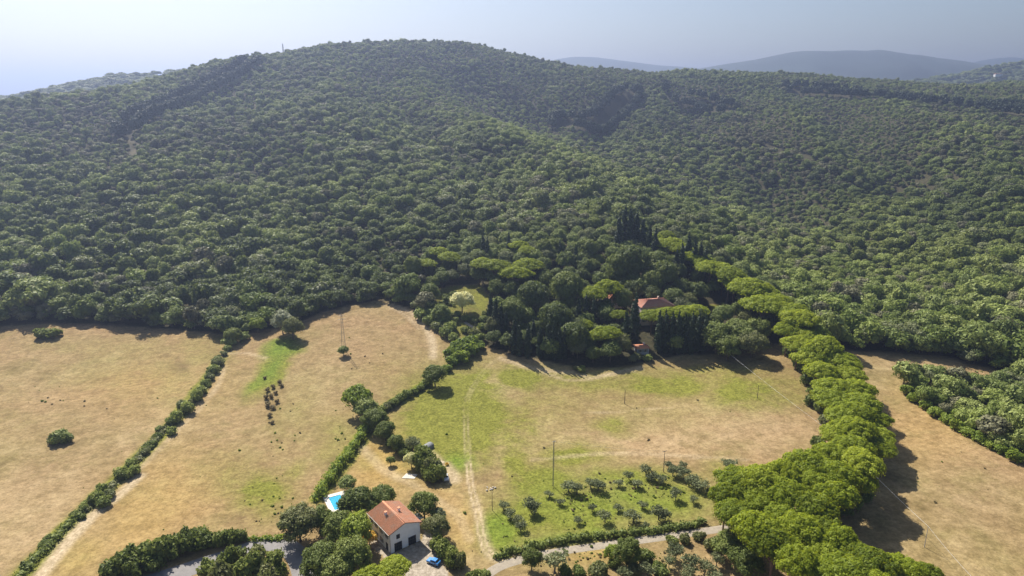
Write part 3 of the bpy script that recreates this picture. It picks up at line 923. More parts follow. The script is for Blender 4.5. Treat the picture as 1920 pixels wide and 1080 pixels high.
def scatter(name, P, idx_, S, Sz, rot, tnt, label, cat):
    me = bpy.data.meshes.new(name)
    me.vertices.add(len(P)); me.vertices.foreach_set('co', np.asarray(P, np.float32).ravel())
    def attr(nm, typ, data, key):
        a = me.attributes.new(nm, typ, 'POINT'); a.data.foreach_set(key, data.ravel())
    attr('kind_index', 'INT', idx_.astype(np.int32), 'value')
    attr('inst_scale', 'FLOAT_VECTOR', np.c_[S * (.8 + .45 * rng.random(len(P))), S * (.8 + .45 * rng.random(len(P))), Sz].astype(np.float32), 'vector')
    attr('inst_rot', 'FLOAT_VECTOR', np.c_[rng.normal(size=len(P)) * .07, rng.normal(size=len(P)) * .07, rot].astype(np.float32), 'vector')
    attr('tint', 'FLOAT', tnt.astype(np.float32), 'value')
    ob = link(name, me)
    ng = bpy.data.node_groups.new(name, 'GeometryNodeTree')
    ng.interface.new_socket('Geometry', in_out='INPUT', socket_type='NodeSocketGeometry')
    ng.interface.new_socket('Geometry', in_out='OUTPUT', socket_type='NodeSocketGeometry')
    gi = ng.nodes.new('NodeGroupInput'); go = ng.nodes.new('NodeGroupOutput')
    ci = ng.nodes.new('GeometryNodeCollectionInfo'); ci.inputs['Collection'].default_value = lib
    ci.inputs['Separate Children'].default_value = True; ci.inputs['Reset Children'].default_value = True
    ip = ng.nodes.new('GeometryNodeInstanceOnPoints'); ip.inputs['Pick Instance'].default_value = True
    def named(nm, typ):
        n = ng.nodes.new('GeometryNodeInputNamedAttribute'); n.data_type = typ; n.inputs['Name'].default_value = nm
        return n.outputs['Attribute']
    ng.links.new(gi.outputs[0], ip.inputs['Points']); ng.links.new(ci.outputs[0], ip.inputs['Instance'])
    ng.links.new(named('kind_index', 'INT'), ip.inputs['Instance Index'])
    e2r = ng.nodes.new('FunctionNodeEulerToRotation'); ng.links.new(named('inst_rot', 'FLOAT_VECTOR'), e2r.inputs[0])
    ng.links.new(e2r.outputs[0], ip.inputs['Rotation'])
    ng.links.new(named('inst_scale', 'FLOAT_VECTOR'), ip.inputs['Scale'])
    ng.links.new(ip.outputs[0], go.inputs[0])
    md = ob.modifiers.new('scatter', 'NODES'); md.node_group = ng
    ob['kind'] = 'stuff'; ob['label'] = label; ob['category'] = cat
    return ob


m_ = ~one
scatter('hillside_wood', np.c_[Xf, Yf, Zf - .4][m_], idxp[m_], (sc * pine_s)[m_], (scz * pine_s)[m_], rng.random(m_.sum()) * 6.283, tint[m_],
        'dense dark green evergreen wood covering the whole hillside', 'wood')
for nm, V, lab, k, s0 in (('ridge_wood', V_left, 'hazy wood on the low ridge behind the left end of the hill', 2600, 1.1), ('ridge_wood', V_right, 'hazy wood on the low ridge at the far right', 2600, 1.5)):
    ny, nx = V.shape[:2]
    iy = rng.integers(2, ny // 2 + 2, k); ix = rng.integers(0, nx - 1, k); fx = rng.random((k, 1)); fy = rng.random((k, 1))
    Pq = (V[iy, ix] * (1 - fx) + V[iy, ix + 1] * fx) * (1 - fy) + (V[iy + 1, ix] * (1 - fx) + V[iy + 1, ix + 1] * fx) * fy
    s_ = s0 * (.7 + .6 * rng.random(k))
    scatter(nm, Pq - np.array([0, 0, .5]), rng.integers(0, 6, k), s_ * 1.3, s_ * .8, rng.random(k) * 6.283, rng.random(k) * .4 - .3, lab, 'wood')

# ------------------------------------------------------------------ placing plants by where they stand in view
DIMS = {'oak': (4.4, 5.6), 'pine': (6.6, 12.9), 'cyp': (1.55, 8.5), 'olive': (2.3, 3.2), 'bush': (2.2, 1.4)}


def stand_at(kind, px, py, rpx, stretch=1.0, rmax=99):
    """ground point and scale of a plant whose crown centre is seen at (px, py) with half-width rpx"""
    rad, hc = DIMS[kind]
    s = 1.0
    for _ in range(4):
        X, Y, Z = at(px, py, s * hc * stretch)
        f = Y * cP - (Z + s * hc - CAM_H) * sP
        s = min(rpx * f / FPX, rmax) / rad
    return (X, Y, Z - .12), s


_k = [0]


def tree_px(name, kind, pr, px, py, r, label, cat='tree', group=None, stretch=1.0, tint=0.0, woody='trunk'):
    loc, s = stand_at(kind, px, py, r, stretch)
    _k[0] += 1
    return plant(name, pr[_k[0] % len(pr)], loc, (s * random.uniform(.85, 1.2), s * random.uniform(.85, 1.15), s * stretch), label, cat, group, tint + (.25 if kind == 'bush' else 0), woody=woody)


# --- avenue of umbrella pines
AVENUE = [(1250, 442, 16), (1273, 460, 18), (1297, 476, 19), (1320, 492, 21), (1345, 504, 22), (1368, 515, 23), (1390, 527, 25), (1412, 541, 28), (1450, 562, 26), (1488, 586, 27), (1510, 632, 30), (1535, 660, 32), (1580, 686, 32), (1585, 738, 34), (1600, 770, 34), (1625, 800, 34), (1575, 815, 34), (1625, 830, 34), (1262, 452, 17), (1285, 468, 18), (1308, 484, 20), (1332, 498, 22), (1356, 508, 22), (1378, 520, 24), (1400, 533, 27), (1424, 548, 29), (1432, 566, 32),
          (1472, 578, 27), (1500, 597, 28), (1478, 614, 28), (1525, 622, 30), (1497, 641, 30), (1545, 648, 32), (1520, 668, 32), (1570, 672, 32), (1540, 695, 33), (1590, 700, 33), (1562, 722, 34),
          (1606, 728, 32), (1560, 748, 34), (1612, 756, 34), (1582, 775, 36), (1632, 780, 34), (1602, 802, 36), (1643, 812, 33), (1602, 832, 38), (1646, 842, 30), (1560, 850, 36), (1615, 866, 38),
          (1515, 868, 37), (1570, 885, 39), (1470, 880, 35), (1428, 895, 36), (1385, 902, 36), (1362, 928, 34), (1525, 903, 39), (1478, 920, 40), (1610, 900, 34), (1422, 935, 40), (1565, 922, 38),
          (1377, 962, 38), (1520, 946, 40), (1466, 962, 42), (1420, 985, 42), (1500, 990, 42), (1452, 1018, 44), (1545, 985, 36), (1575, 1010, 38), (1540, 1032, 43), (1490, 1045, 44),
          (1605, 1040, 38), (1645, 1058, 40), (1590, 1072, 44), (1692, 1062, 38), (1735, 1072, 34), (1650, 1090, 42), (1545, 1080, 42)]
for px, py, r in AVENUE:
    t_ = .45 * (random.random() - .4)
    tree_px('umbrella_pine', 'pine', P_PINE, px, py + random.uniform(-4, 4), r * random.uniform(1.0, 1.16) * (1.14 if py < 600 else 1.0), *(('bright umbrella pine in the narrow upper stretch of the avenue beside the villa garden', 'pine', 'upper avenue pines') if py < 570 else ('bright umbrella pine in the straight middle stretch of the avenue between two fields', 'pine', 'middle avenue pines') if py < 845 else ('bright umbrella pine in the broad bottom bend of the avenue', 'pine', 'bottom bend avenue pines')), random.uniform(.95, 1.2) if py > 845 else random.uniform(.8, 1.0), t_)

for px, py, r in [(1488, 655, 12), (1500, 685, 12), (1512, 712, 12), (1528, 738, 12), (1540, 765, 12), (1550, 790, 12), (1560, 815, 12), (1535, 830, 12), (1470, 632, 12), (1575, 952, 18), (1598, 944, 16), (1555, 965, 16), (1622, 930, 14), (1478, 660, 10), (1520, 752, 11)]:  # understory; those in the bend gap are added dark to stand in for shade
    loc, s_ = stand_at('bush', px, py, r)
    plant('understory_shade_shrub', P_BUSHD[int(px) % 3], loc, (s_, s_ * 1.1, s_ * 1.3), 'dark shrub growing under the edge of the pine avenue, added as shade in the bend', 'shrub', 'shrubs under the pine avenue', -.1, woody='stem')
# --- the wooded garden round the villa
for px, py, r, t_ in [(905, 492, 22, .1), (930, 496, 25, .3), (968, 510, 26, .4), (990, 494, 24, .3), (775, 503, 19, -.1), (842, 480, 20, .2), (800, 492, 17, .1), (822, 470, 18, 0), (770, 520, 15, 0),
                      (1112, 548, 26, .5), (1140, 536, 28, .4), (1062, 545, 28, -.5), (1168, 565, 20, -.2), (1116, 628, 20, .5), (1138, 622, 24, .4), (1095, 606, 18, .2), (1160, 588, 18, 0),
                      (1222, 590, 22, .5), (1252, 586, 24, .5), (1282, 583, 24, .5), (1306, 580, 20, .4), (1185, 498, 30, -.6), (1160, 505, 26, -.6), (1232, 498, 22, -.3), (1243, 518, 24, -.3), (1222, 530, 20, -.3),
                      (972, 458, 18, .1), (988, 468, 18, .1), (1242, 455, 20, .1), (1228, 445, 16, 0), (1020, 470, 18, -.1), (1100, 470, 18, -.2), (1040, 600, 26, -.5), (1000, 560, 26, -.6), (960, 590, 24, -.6), (1075, 635, 24, -.5)]:
    if t_ <= -.1:
        tree_px('round_crowned_pine', 'oak', P_DOMEN, px, py, r * .84, 'muted green round crowned pine among the darker trees of the villa garden', 'pine', 'round crowned pines of the villa garden', 1.25, t_ + .6)
        continue
    tree_px('umbrella_pine', 'pine', P_PINE, px, py, r * 1.1, 'rounded umbrella pine rising above the dark trees of the villa garden', 'pine', 'umbrella pines of the villa garden', .85, t_ - .15)
CYP = [(1160, 452, 60), (1170, 445, 66), (1181, 448, 66), (1193, 450, 64), (1205, 455, 60), (1217, 462, 56), (1228, 470, 56), (1278, 497, 56), (1289, 490, 66), (1301, 500, 62), (1312, 500, 62), (1321, 508, 60), (1268, 500, 50),
       (906, 470, 46), (914, 474, 44), (954, 460, 40), (1050, 480, 44), (1079, 486, 44), (1190, 610, 76), (1174, 622, 62), (1027, 640, 60), (1038, 642, 60), (1049, 644, 58), (1058, 642, 54), (965, 634, 62), (974, 637, 56),
       (1000, 622, 50), (920, 594, 62), (930, 602, 64), (940, 606, 58), (949, 612, 54), (1085, 588, 52), (1098, 580, 50), (1236, 628, 66), (1248, 630, 68), (1260, 632, 68), (1272, 632, 68), (1284, 632, 66), (1296, 632, 66), (1309, 630, 64),
       (1322, 628, 60), (1113, 585, 50), (990, 640, 56), (1013, 640, 54)]
for px, py, hp in CYP:
    X, Y, Z = at(px, py, 8.0)
    s = hp * Y / FPX / cP / 17.0
    plant('cypress', P_CYP[random.randrange(3)], (X, Y, Z - .1), (s * 1.3, s * 1.3, s * 1.25), 'slender dark cypress in the villa garden', 'cypress', 'cypresses of the villa garden', tint=-.1)

VILLA = at(1224, 566, 8.8)
BUSY = [VILLA[:2], at(1152, 556, 6)[:2], at(1203, 650, 3)[:2], at(865, 566, 4)[:2], at(897, 568)[:2], at(905, 575)[:2], at(890, 560)[:2], at(1200, 655)[:2], at(1345, 578)[:2], at(1325, 595)[:2], at(865, 600)[:2], at(885, 610)[:2], at(1207, 672)[:2]]
gx = []
ew = [at(*p)[:2] for p in ESTATE_PX]
ex = [p[0] for p in ew]; ey = [p[1] for p in ew]
gg = np.random.default_rng(55)
for k in range(6000):
    x = gg.uniform(min(ex), max(ex)); y = gg.uniform(min(ey), max(ey))
    z = float(height(x, y)); qx, qy = project(x, y, z)
    if not in_poly(np.array([qx]), np.array([qy]), ESTATE_PX)[0] or y < border(x / y) + 3:
        continue
    if in_poly(np.array([qx]), np.array([qy]), GARDEN_PX)[0] or in_poly(np.array([qx]), np.array([qy]), [(1178, 640), (1214, 640), (1222, 700), (1180, 700)])[0]:
        continue
    if any((x - a_) ** 2 + (y - b_) ** 2 < 9.5 ** 2 for a_, b_ in BUSY) or any((x - a_) ** 2 + (y - b_) ** 2 < 7.0 ** 2 for a_, b_ in gx):
        continue
    gx.append((x, y))
    edge = y < border(x / y) + 14
    if 1180 < qx < 1275 and VILLA[1] - 30 < y < VILLA[1] + 9:
        continue
    s = gg.uniform(.8, 1.15) if not edge else gg.uniform(.7, 1.05)
    plant('garden_tree', P_OAKD[k % 3] if k % 4 else P_OAKN[k % 4], (x, y, z - .2), (s, s, s * gg.uniform(.95, 1.2)), 'dark leafy tree filling the villa garden among pines and cypresses', 'tree', 'dark trees of the villa garden', tint=float(gg.uniform(-.5, .15)))
print('garden trees', len(gx))

# --- trees at the edges of the fields, one by one
T = [
    ('shade_tree', 'oak', P_OAKN, 815, 702, 20, 'dark round tree at the upper end of the middle hedgerow', -.3, 1.0),
    ('shade_tree', 'oak', P_LIME, 670, 745, 24, 'tree with bright green crown where the hedgerows meet', -.1, 1.1),
    ('shade_tree', 'oak', P_OAKD, 686, 762, 22, 'dark tree behind the bright crown where the hedgerows meet', -.3, 1.0),
    ('shade_tree', 'oak', P_OAKN, 703, 784, 21, 'round olive green tree where the hedgerows meet', -.3, 1.0),
    ('shade_tree', 'oak', P_OAKN, 722, 806, 18, 'dark tree at the top corner of the golden paddock', -.4, 1.0),
    ('shade_tree', 'oak', P_OAKN, 742, 828, 16, 'green tree along the paddock between the corner tree and the grey tree', -.2, 1.0),
    ('shade_tree', 'oak', P_OLIVE, 773, 830, 15, 'grey green tree above the yellow flowering tree', -.2, 1.2),
    ('flowering_tree', 'oak', P_YEL, 771, 860, 12, 'small yellow flowering tree beside the grey shed', .1, 1.3),
    ('small_tree', 'oak', P_OAKD, 732, 862, 7, 'small lone tree standing in the golden paddock', 0, 1.3),
    ('shade_tree', 'oak', P_OAKD, 652, 905, 16, 'dark round tree above the swimming pool', -.2, .9),
    ('shade_tree', 'oak', P_OAKN, 672, 940, 30, 'dark green tree between the pool and the farmhouse', -.45, 1.0),
    ('shade_tree', 'oak', P_OAKN, 717, 932, 25, 'round green tree touching the back of the farmhouse', -.1, 1.0),
    ('shade_tree', 'oak', P_OAKN, 795, 945, 26, 'round green tree behind the white canopy', -.1, 1.0),
    ('shade_tree', 'oak', P_PALE, 822, 965, 13, 'pale silvery topped tree beside the farmhouse yard', -.35, 1.2),
    ('shade_tree', 'oak', P_OAKN, 818, 985, 22, 'dark green tree at the upper corner of the yard', -.2, 1.0),
    ('shade_tree', 'oak', P_OAKN, 560, 978, 34, 'large dark tree left of the pool by the bright hedge', -.3, 1.0),
    ('shade_tree', 'oak', P_OAKN, 598, 972, 28, 'large green tree just below the swimming pool', -.2, 1.0),
    ('shade_tree', 'oak', P_OAKN, 635, 985, 30, 'dark tree left of the farmhouse wall', -.3, 1.0),
    ('shade_tree', 'oak', P_BUSH, 580, 1005, 24, 'olive brown round tree beside the asphalt bend', .3, 1.3),
    ('shade_tree', 'oak', P_OAKN, 600, 1052, 36, 'large dark tree casting shade on the asphalt bend', -.3, 1.0),
    ('flowering_tree', 'oak', P_LIME, 668, 992, 30, 'yellow green tree left of the farmhouse', .5, 1.2),
    ('flowering_tree', 'oak', P_ORANGE, 692, 1006, 13, 'orange flowering small tree at the farmhouse wall', .1, 1.0),
    ('shade_tree', 'oak', P_OAKN, 660, 1040, 40, 'large dark green tree in front of the farmhouse side', -.2, 1.0),
    ('shade_tree', 'oak', P_OAKN, 632, 1068, 34, 'dark tree at the bottom edge right of the asphalt bend', -.2, 1.0),
    ('umbrella_pine', 'pine', P_PINE, 738, 1062, 34, 'bright round umbrella pine in front of the farmhouse', .1, .8),
    ('umbrella_pine', 'pine', P_PINE, 690, 1078, 34, 'umbrella pine at the bottom edge below the dark trees', .0, .75),
    ('shade_tree', 'oak', P_OAKN, 997, 1046, 19, 'dark round tree beside the start of the gravel road', -.5, 1.1),
    ('shade_tree', 'oak', P_OAKN, 1176, 1032, 25, 'tall green tree below the gravel road', -.1, 1.1),
    ('small_tree', 'oak', P_LIME, 1147, 1034, 13, 'bright yellow green young tree below the gravel road', .1, 1.2),
    ('small_tree', 'oak', P_OLIVE, 1040, 1050, 20, 'grey green tree next to the dark one below the gravel road', .1, 1.0),
    ('small_tree', 'oak', P_OAKD, 643, 656, 9, 'small lone tree at the foot of the lattice mast', 0, 1.0),
    ('shade_tree', 'oak', P_PALE, 528, 600, 20, 'pale silvery tree in front of the dark wood', .0, 1.1),
    ('shade_tree', 'oak', P_LIME, 483, 606, 16, 'bright green rounded tree at the wood edge beside the pale tree', -.3, .9),
    ('shade_tree', 'oak', P_OAKN, 437, 626, 14, 'green tree at the upper end of the left hedgerow', -.1, 1.0),
    ('shade_tree', 'oak', P_OAKN, 548, 612, 20, 'dark tree behind the pale silvery tree', -.4, 1.0),
    ('flowering_tree', 'oak', P_YEL, 866, 562, 17, 'pale yellow flowering tree beside the small lawn', .2, 1.2),
    ('shade_tree', 'oak', P_OAKN, 1345, 628, 28, 'broad grey green tree right of the dark cypress wall', .0, 1.0),
    ('shade_tree', 'oak', P_OAKN, 1385, 622, 28, 'broad dark tree between the villa and the avenue', -.2, 1.0),
    ('shade_tree', 'oak', P_OAKN, 1420, 615, 24, 'leafy tree next to the avenue at the end of the garden', .0, 1.0),
    ('shade_tree', 'oak', P_OAKN, 1365, 648, 24, 'low dark tree at the field edge above the long shadow', -.3, 1.0),
    ('shade_tree', 'oak', P_OAKN, 1410, 642, 24, 'low dark tree at the field corner beside the avenue', -.3, 1.0),
    ('shade_tree', 'oak', P_OAKN, 1370, 1015, 26, 'green tree under the edge of the pine avenue', -.1, 1.0),
    ('shade_tree', 'oak', P_OAKN, 1400, 1050, 30, 'dark tree in the shade below the pine avenue', -.3, 1.0),
]
for nm, kind, pr, px, py, r, lab, t_, st in T:
    tree_px(nm, kind if pr is not P_OLIVE else 'olive', pr, px, py, r, lab, 'pine' if 'pine' in nm else 'tree', None, st, t_ + .5)

# --- bushes
def bushes(lst, pr, label, group, t0=0.0, name='bush', cat='bush', st=1.0):
    for px, py, r in lst:
        tree_px(name, 'bush', pr, px, py, r, label, cat, group if len(lst) > 1 else None, st * (.85 + .35 * random.random()), t0 + .3 * (random.random() - .5), woody='stem')


bushes([(408, 678, 11), (401, 692, 10), (394, 706, 9), (385, 718, 9), (377, 731, 10), (368, 742, 12), (352, 764, 13), (341, 757, 9), (329, 783, 11), (318, 790, 9), (303, 803, 6), (322, 808, 9), (272, 846, 8), (246, 868, 11), (224, 886, 13), (240, 888, 10), (252, 880, 10), (190, 918, 13),
        (205, 925, 10), (178, 932, 14), (192, 940, 12), (157, 950, 10)], P_BUSHD, 'rounded dark bush in the hedgerow between the two dry fields', 'bushes of the left hedgerow', .5, st=1.15)
_hl = line_at([(412, 676), (380, 730), (330, 785), (285, 832), (240, 880), (185, 935), (150, 965), (85, 1030), (30, 1090)], 1.0)
for k in range(60):
    p_ = _hl[random.randrange(len(_hl))] + np.array([random.gauss(0, 1.3), random.gauss(0, 1.3)])
    s_ = random.uniform(.22, .62)
    plant('bush', random.choice(P_BUSH + P_BUSHD + P_LIMEB[:1]), (float(p_[0]), float(p_[1]), float(height(p_[0], p_[1])) - .08), (s_ * 1.2, s_, s_), 'small ragged bush filling the hedgerow between the two dry fields', 'bush', 'small bushes of the left hedgerow', random.uniform(-.1, .4), woody='stem')
bushes([(112, 818, 18), (103, 822, 13), (122, 822, 13)], P_BUSHD, 'dark bush of the lone clump in the far left field', 'bushes of the lone clump', .0)
bushes([(80, 624, 12), (96, 624, 14)], P_BUSH, 'low bush of the pair at the top of the far left field', 'bushes at the top of the left field', .2)
bushes([(430, 640, 11), (427, 652, 8), (452, 632, 12), (420, 662, 7)], P_BUSHD, 'dark bush below the wood at the top of the left hedgerow', 'bushes at the top of the left hedgerow', .2)
bushes([(800, 716, 10), (788, 727, 9), (776, 733, 9), (763, 739, 9), (750, 746, 9), (738, 754, 10), (726, 762, 10), (715, 768, 10)], P_BUSH, 'bush in the middle hedgerow between tree cluster and dark round tree', 'bushes of the middle hedgerow', .0)
bushes([(862, 648, 20), (846, 660, 14), (880, 642, 16), (850, 676, 14), (866, 668, 16), (884, 655, 14), (838, 690, 10), (895, 648, 12)], P_LIMEB, 'bright green shrub in the thicket at the villa garden corner', 'shrubs of the bright thicket', -.5)
bushes([(790, 588, 13), (805, 600, 13), (820, 611, 13), (835, 622, 13), (850, 632, 12), (812, 588, 13), (830, 600, 13), (845, 612, 12)], P_BUSHD, 'dark shrub along the garden edge above the domed field', 'shrubs of the garden edge', .2)
bushes([(835, 585, 9), (846, 592, 9), (858, 588, 8), (852, 600, 8), (875, 596, 8), (890, 600, 8), (905, 598, 9), (912, 588, 8), (825, 575, 9), (838, 560, 9), (850, 552, 8), (906, 612, 10), (890, 622, 10), (872, 618, 9), (900, 632, 10)], P_BUSH, 'low shrub around the small lawn of the villa garden', 'shrubs round the small lawn', -.1)
bushes([(1194, 668, 9), (1213, 671, 9), (1186, 672, 8)], P_BUSHD, 'dark shrub in front of the low garden house', 'shrubs before the garden house', -.2)
bushes([(795, 846, 12), (790, 852, 16), (802, 862, 17), (812, 874, 17), (800, 880, 15), (822, 886, 14), (808, 890, 13), (788, 870, 14)], P_BUSH, 'tall leafy shrub in the thicket beside the grey shed', 'shrubs of the thicket by the shed', .1, st=1.5)
bushes([(748, 838, 10), (757, 848, 10), (765, 838, 10), (735, 832, 9)], P_BUSH, 'shrub in the hedge along the golden paddock', 'shrubs of the paddock hedge', -.1, st=1.2)
bushes([(207, 1066, 20), (232, 1052, 22), (255, 1044, 22), (280, 1038, 22), (303, 1030, 22), (327, 1022, 22), (352, 1014, 22), (370, 1003, 18), (392, 1012, 18), (412, 1010, 15), (430, 1006, 14), (448, 1004, 12), (290, 1052, 18), (250, 1062, 18)], P_BUSH,
       'large shrub in the row between the dry field and the asphalt road', 'shrubs along the asphalt road', -.2, st=1.35)
bushes([(395, 1066, 20), (425, 1052, 18), (448, 1038, 15), (482, 1046, 22), (512, 1054, 20), (462, 1068, 22), (420, 1080, 22), (500, 1076, 20), (525, 1072, 14)], P_BUSH, 'leafy shrub on the island inside the asphalt bend', 'shrubs inside the asphalt bend', -.1, st=1.5)
bushes([(820, 1018, 14), (833, 1030, 15), (848, 1040, 15), (862, 1050, 14), (845, 1052, 12)], P_BUSH, 'green shrub in the row between the yard and the golden verge', 'shrubs right of the yard', .2, st=1.5)
bushes([(1090, 692, 9), (1082, 690, 7)], P_BUSH, 'round bush standing free below the villa trees', 'bushes below the villa trees', .0)
bushes([(1210, 1042, 16), (1190, 1066, 16), (1120, 1070, 16), (1260, 1012, 12), (1285, 1010, 11), (1310, 1005, 11), (1240, 1068, 16), (1085, 1070, 13), (1060, 1068, 12), (1335, 1020, 14), (1150, 1055, 12), (905, 1078, 13), (885, 1080, 13)], P_BUSH, 'green shrub on the slope below the gravel road', 'shrubs below the gravel road', -.1, st=1.1)
bushes([(1700, 730, 12), (1715, 745, 12), (1735, 758, 12), (1755, 772, 13), (1775, 785, 13), (1795, 797, 13), (1815, 808, 14), (1838, 820, 14), (1860, 832, 14), (1880, 842, 14), (1905, 855, 15), (1730, 735, 12), (1760, 750, 13), (1790, 775, 13), (1830, 800, 14), (1870, 815, 14), (1910, 838, 15)], P_LIMEB,
       'bright shrub fringing the copse at the right field', 'shrubs fringing the right copse', -.25)

# --- olive grove
OLV = [(1030, 925, 9), (1050, 940, 9), (1160, 905, 9), (1180, 890, 10), (1195, 905, 10), (1255, 870, 9), (1330, 920, 10), (1300, 935, 10), (1205, 945, 10), (1110, 950, 9), (1160, 950, 9), (1085, 975, 9), (1210, 985, 9), (944, 946, 11), (958, 962, 11), (970, 972, 11), (976, 984, 11), (996, 943, 17), (1002, 952, 13), (1066, 910, 15), (1082, 913, 13), (1108, 903, 13), (1122, 908, 13), (1135, 966, 15), (1188, 966, 16), (1236, 958, 18), (1248, 966, 14), (1212, 880, 13), (1222, 892, 11), (1262, 880, 13),
       (1282, 886, 14), (1298, 898, 14), (1312, 908, 14), (1366, 868, 15), (1268, 925, 14), (1240, 898, 11), (1280, 872, 10)]
for px, py, r in OLV:
    tree_px('olive_tree', 'olive', P_OLIVE, px, py, r * .92, 'grey green olive tree in the grassy grove above the gravel road', 'olive tree', 'olive trees of the grove', random.uniform(.65, .9), -.2 + .3 * (random.random() - .5))
for px, py, r in [(1268, 1032, 15), (1300, 1056, 17), (1322, 1062, 15), (1215, 1066, 14), (1345, 1045, 14), (1170, 1072, 14), (1290, 1078, 14), (1255, 1050, 12), (1340, 1078, 14)]:
    tree_px('olive_tree', 'olive', P_OLIVE, px, py, r, 'grey green olive tree on the bare slope below the gravel road', 'olive tree', 'olive trees below the gravel road', 1.0, .1)
for px, py, r in [(502, 730, 6), (512, 724, 6), (524, 716, 6), (498, 744, 7), (508, 742, 6), (516, 736, 5), (502, 758, 7), (512, 764, 6), (506, 778, 6), (510, 792, 5), (520, 752, 6), (528, 722, 5), (496, 708, 4)]:
    tree_px('dry_shrub', 'bush', P_BRUSH, px, py, r * .85, 'brown dry shrub in the brushy streak between the hedgerows', 'shrub', 'dry shrubs of the brushy streak', 1.2, .1, woody='stem')


# --- clipped and wild hedges, each one long plant
def hedge(pts_, wid, hgt, m, label, seed, dens=9.0, size=.5):
    L = line_at(pts_, .9)
    g = np.random.default_rng(seed)
    c0 = L[len(L) // 2]
    z0 = float(height(c0[0], c0[1]))
    lobes = []
    for p in L[::1]:
        q = p + g.normal(size=2) * wid * .16
        hh = hgt * (.7 + .5 * g.random())
        lobes.append(((q[0] - c0[0], q[1] - c0[1], float(height(q[0], q[1])) - z0 + hh * .42), (wid * (.42 + .2 * g.random()), wid * (.42 + .2 * g.random()), hh * .55)))
    me = crown('hedge', lobes, int(len(L) * dens * wid), size, m, g, low=-.6)
    o_ = link('hedge', me, None, (c0[0], c0[1], z0))
    tag(o_, label, 'hedge')
    return o_


hedge([(690, 803), (668, 835), (640, 872), (612, 910), (596, 935)], 3.2, 3.2, L_LIME, 'bright green hedge between the dry field and the golden paddock', 301)
hedge([(412, 676), (380, 730), (330, 785), (285, 832), (240, 880), (185, 935), (150, 965)], 2.8, 1.1, L_BUSH, 'low scrubby strip under the bushes of the left hedgerow', 302, 7)
hedge([(150, 965), (115, 1000), (85, 1030), (55, 1062), (30, 1090)], 2.8, 1.5, L_BUSH, 'rough green verge hedge beside the pale farm track', 303, 8)
hedge([(935, 1046), (985, 1030), (1060, 1016), (1150, 1005), (1240, 997), (1318, 982)], 2.4, 1.9, L_BUSH, 'long dark hedge bank above the gravel road', 304, 10)
hedge([(712, 770), (745, 752), (780, 733), (805, 716)], 2.4, 1.9, L_LIME, 'green hedge strip running up to the dark round tree', 305, 8)
hedge([(455, 1012), (500, 1012), (540, 1010)], 2.0, 1.2, L_LIME, 'low bright verge hedge above the asphalt bend', 306, 8)
hedge([(870, 597), (888, 607), (905, 615)], 1.4, 1.6, L_BUSH, 'clipped hedge below the small garden lawn', 307, 9)
hedge([(720, 808), (742, 835), (768, 862)], 2.2, 2.4, L_BUSH, 'hedge along the right side of the golden paddock', 308, 8)
hedge([(820, 575), (838, 568), (850, 574)], 2.2, 2.0, L_BUSH, 'garden hedge left of the pale yellow tree', 309, 8)

# --- weeds and tufts strewn over the fields
lib2 = bpy.data.collections.new('weed_library')
for i, pr in enumerate(P_BRUSH + P_LIMEB):
    ob = bpy.data.objects.new('weed_kind_%02d' % i, pr[0]); lib2.objects.link(ob)
gw = np.random.default_rng(91)
W = []
for cx, cy, rx, ry, k in [(1150, 920, 110, 30, 80), (1090, 960, 60, 40, 60), (640, 820, 25, 50, 16), (100, 750, 60, 30, 12), (520, 820, 20, 90, 16), (1240, 910, 70, 26, 30), (1160, 1045, 180, 22, 120), (500, 950, 70, 45, 25), (960, 880, 350, 130, 14), (300, 800, 320, 170, 18), (1760, 900, 110, 90, 10), (1270, 770, 240, 70, 8),
                          (950, 1010, 40, 30, 15), (560, 800, 90, 100, 12), (700, 650, 90, 60, 14), (1800, 700, 60, 10, 30)]:
    for _ in range(k):
        W.append(at(cx + gw.normal() * rx * .55, cy + gw.normal() * ry * .55))
W = np.array(W)
wp = project(W[:, 0], W[:, 1], W[:, 2])
ok = (W[:, 1] < border(W[:, 0] / W[:, 1]) - 2) & ~in_poly(wp[0], wp[1], [(600, 900), (680, 900), (800, 960), (850, 1090), (560, 1090)])
W = W[ok]
_lib, lib = lib, lib2
ws = .07 + .16 * gw.random(len(W)) ** 2
o = scatter('weeds', W - np.array([0, 0, .05]), gw.integers(0, 4, len(W)), ws, ws * .9, gw.random(len(W)) * 6.283, gw.random(len(W)) * .4, 'small weeds and tufts strewn over the dry fields', 'weeds')
lib = _lib

# ------------------------------------------------------------------ roads
asph = simple_mat('asphalt_mat', (.20, .19, .185), .9, .18, .6, bump=.2)
grav = simple_mat('gravel_mat', (.29, .25, .19), .95, .22, .9, bump=.4)
pave = simple_mat('yard_paving_mat', (.40, .36, .30), .95, .15, 1.2, bump=.2)


def ribbon(name, pts_, width, m, lift=.06, nx=7):
    L = line_at(pts_, 1.0)
    T_ = np.gradient(L, axis=0); T_ /= np.linalg.norm(T_, axis=1)[:, None]
    Nn = np.c_[-T_[:, 1], T_[:, 0]]
    w = width * (1 + fbm(np.arange(len(L)) / 6, np.zeros(len(L)), 3, 5) * .25)
    V = []
    for k in np.linspace(-.5, .5, nx):
        P = L + Nn * (k * w)[:, None]
        V.append(np.c_[P, height(P[:, 0], P[:, 1]) + lift - (.05 if abs(k) == .5 else 0)])
    V = np.stack(V, 1)
    ix = np.arange(len(L) * nx).reshape(len(L), nx)
    q = np.stack([ix[:-1, :-1], ix[:-1, 1:], ix[1:, 1:], ix[1:, :-1]], -1).reshape(-1, 4)
    o_ = link(name, mesh_np(name, V.reshape(-1, 3), [q], m, smooth=True)); o_['kind'] = 'structure'
    return o_


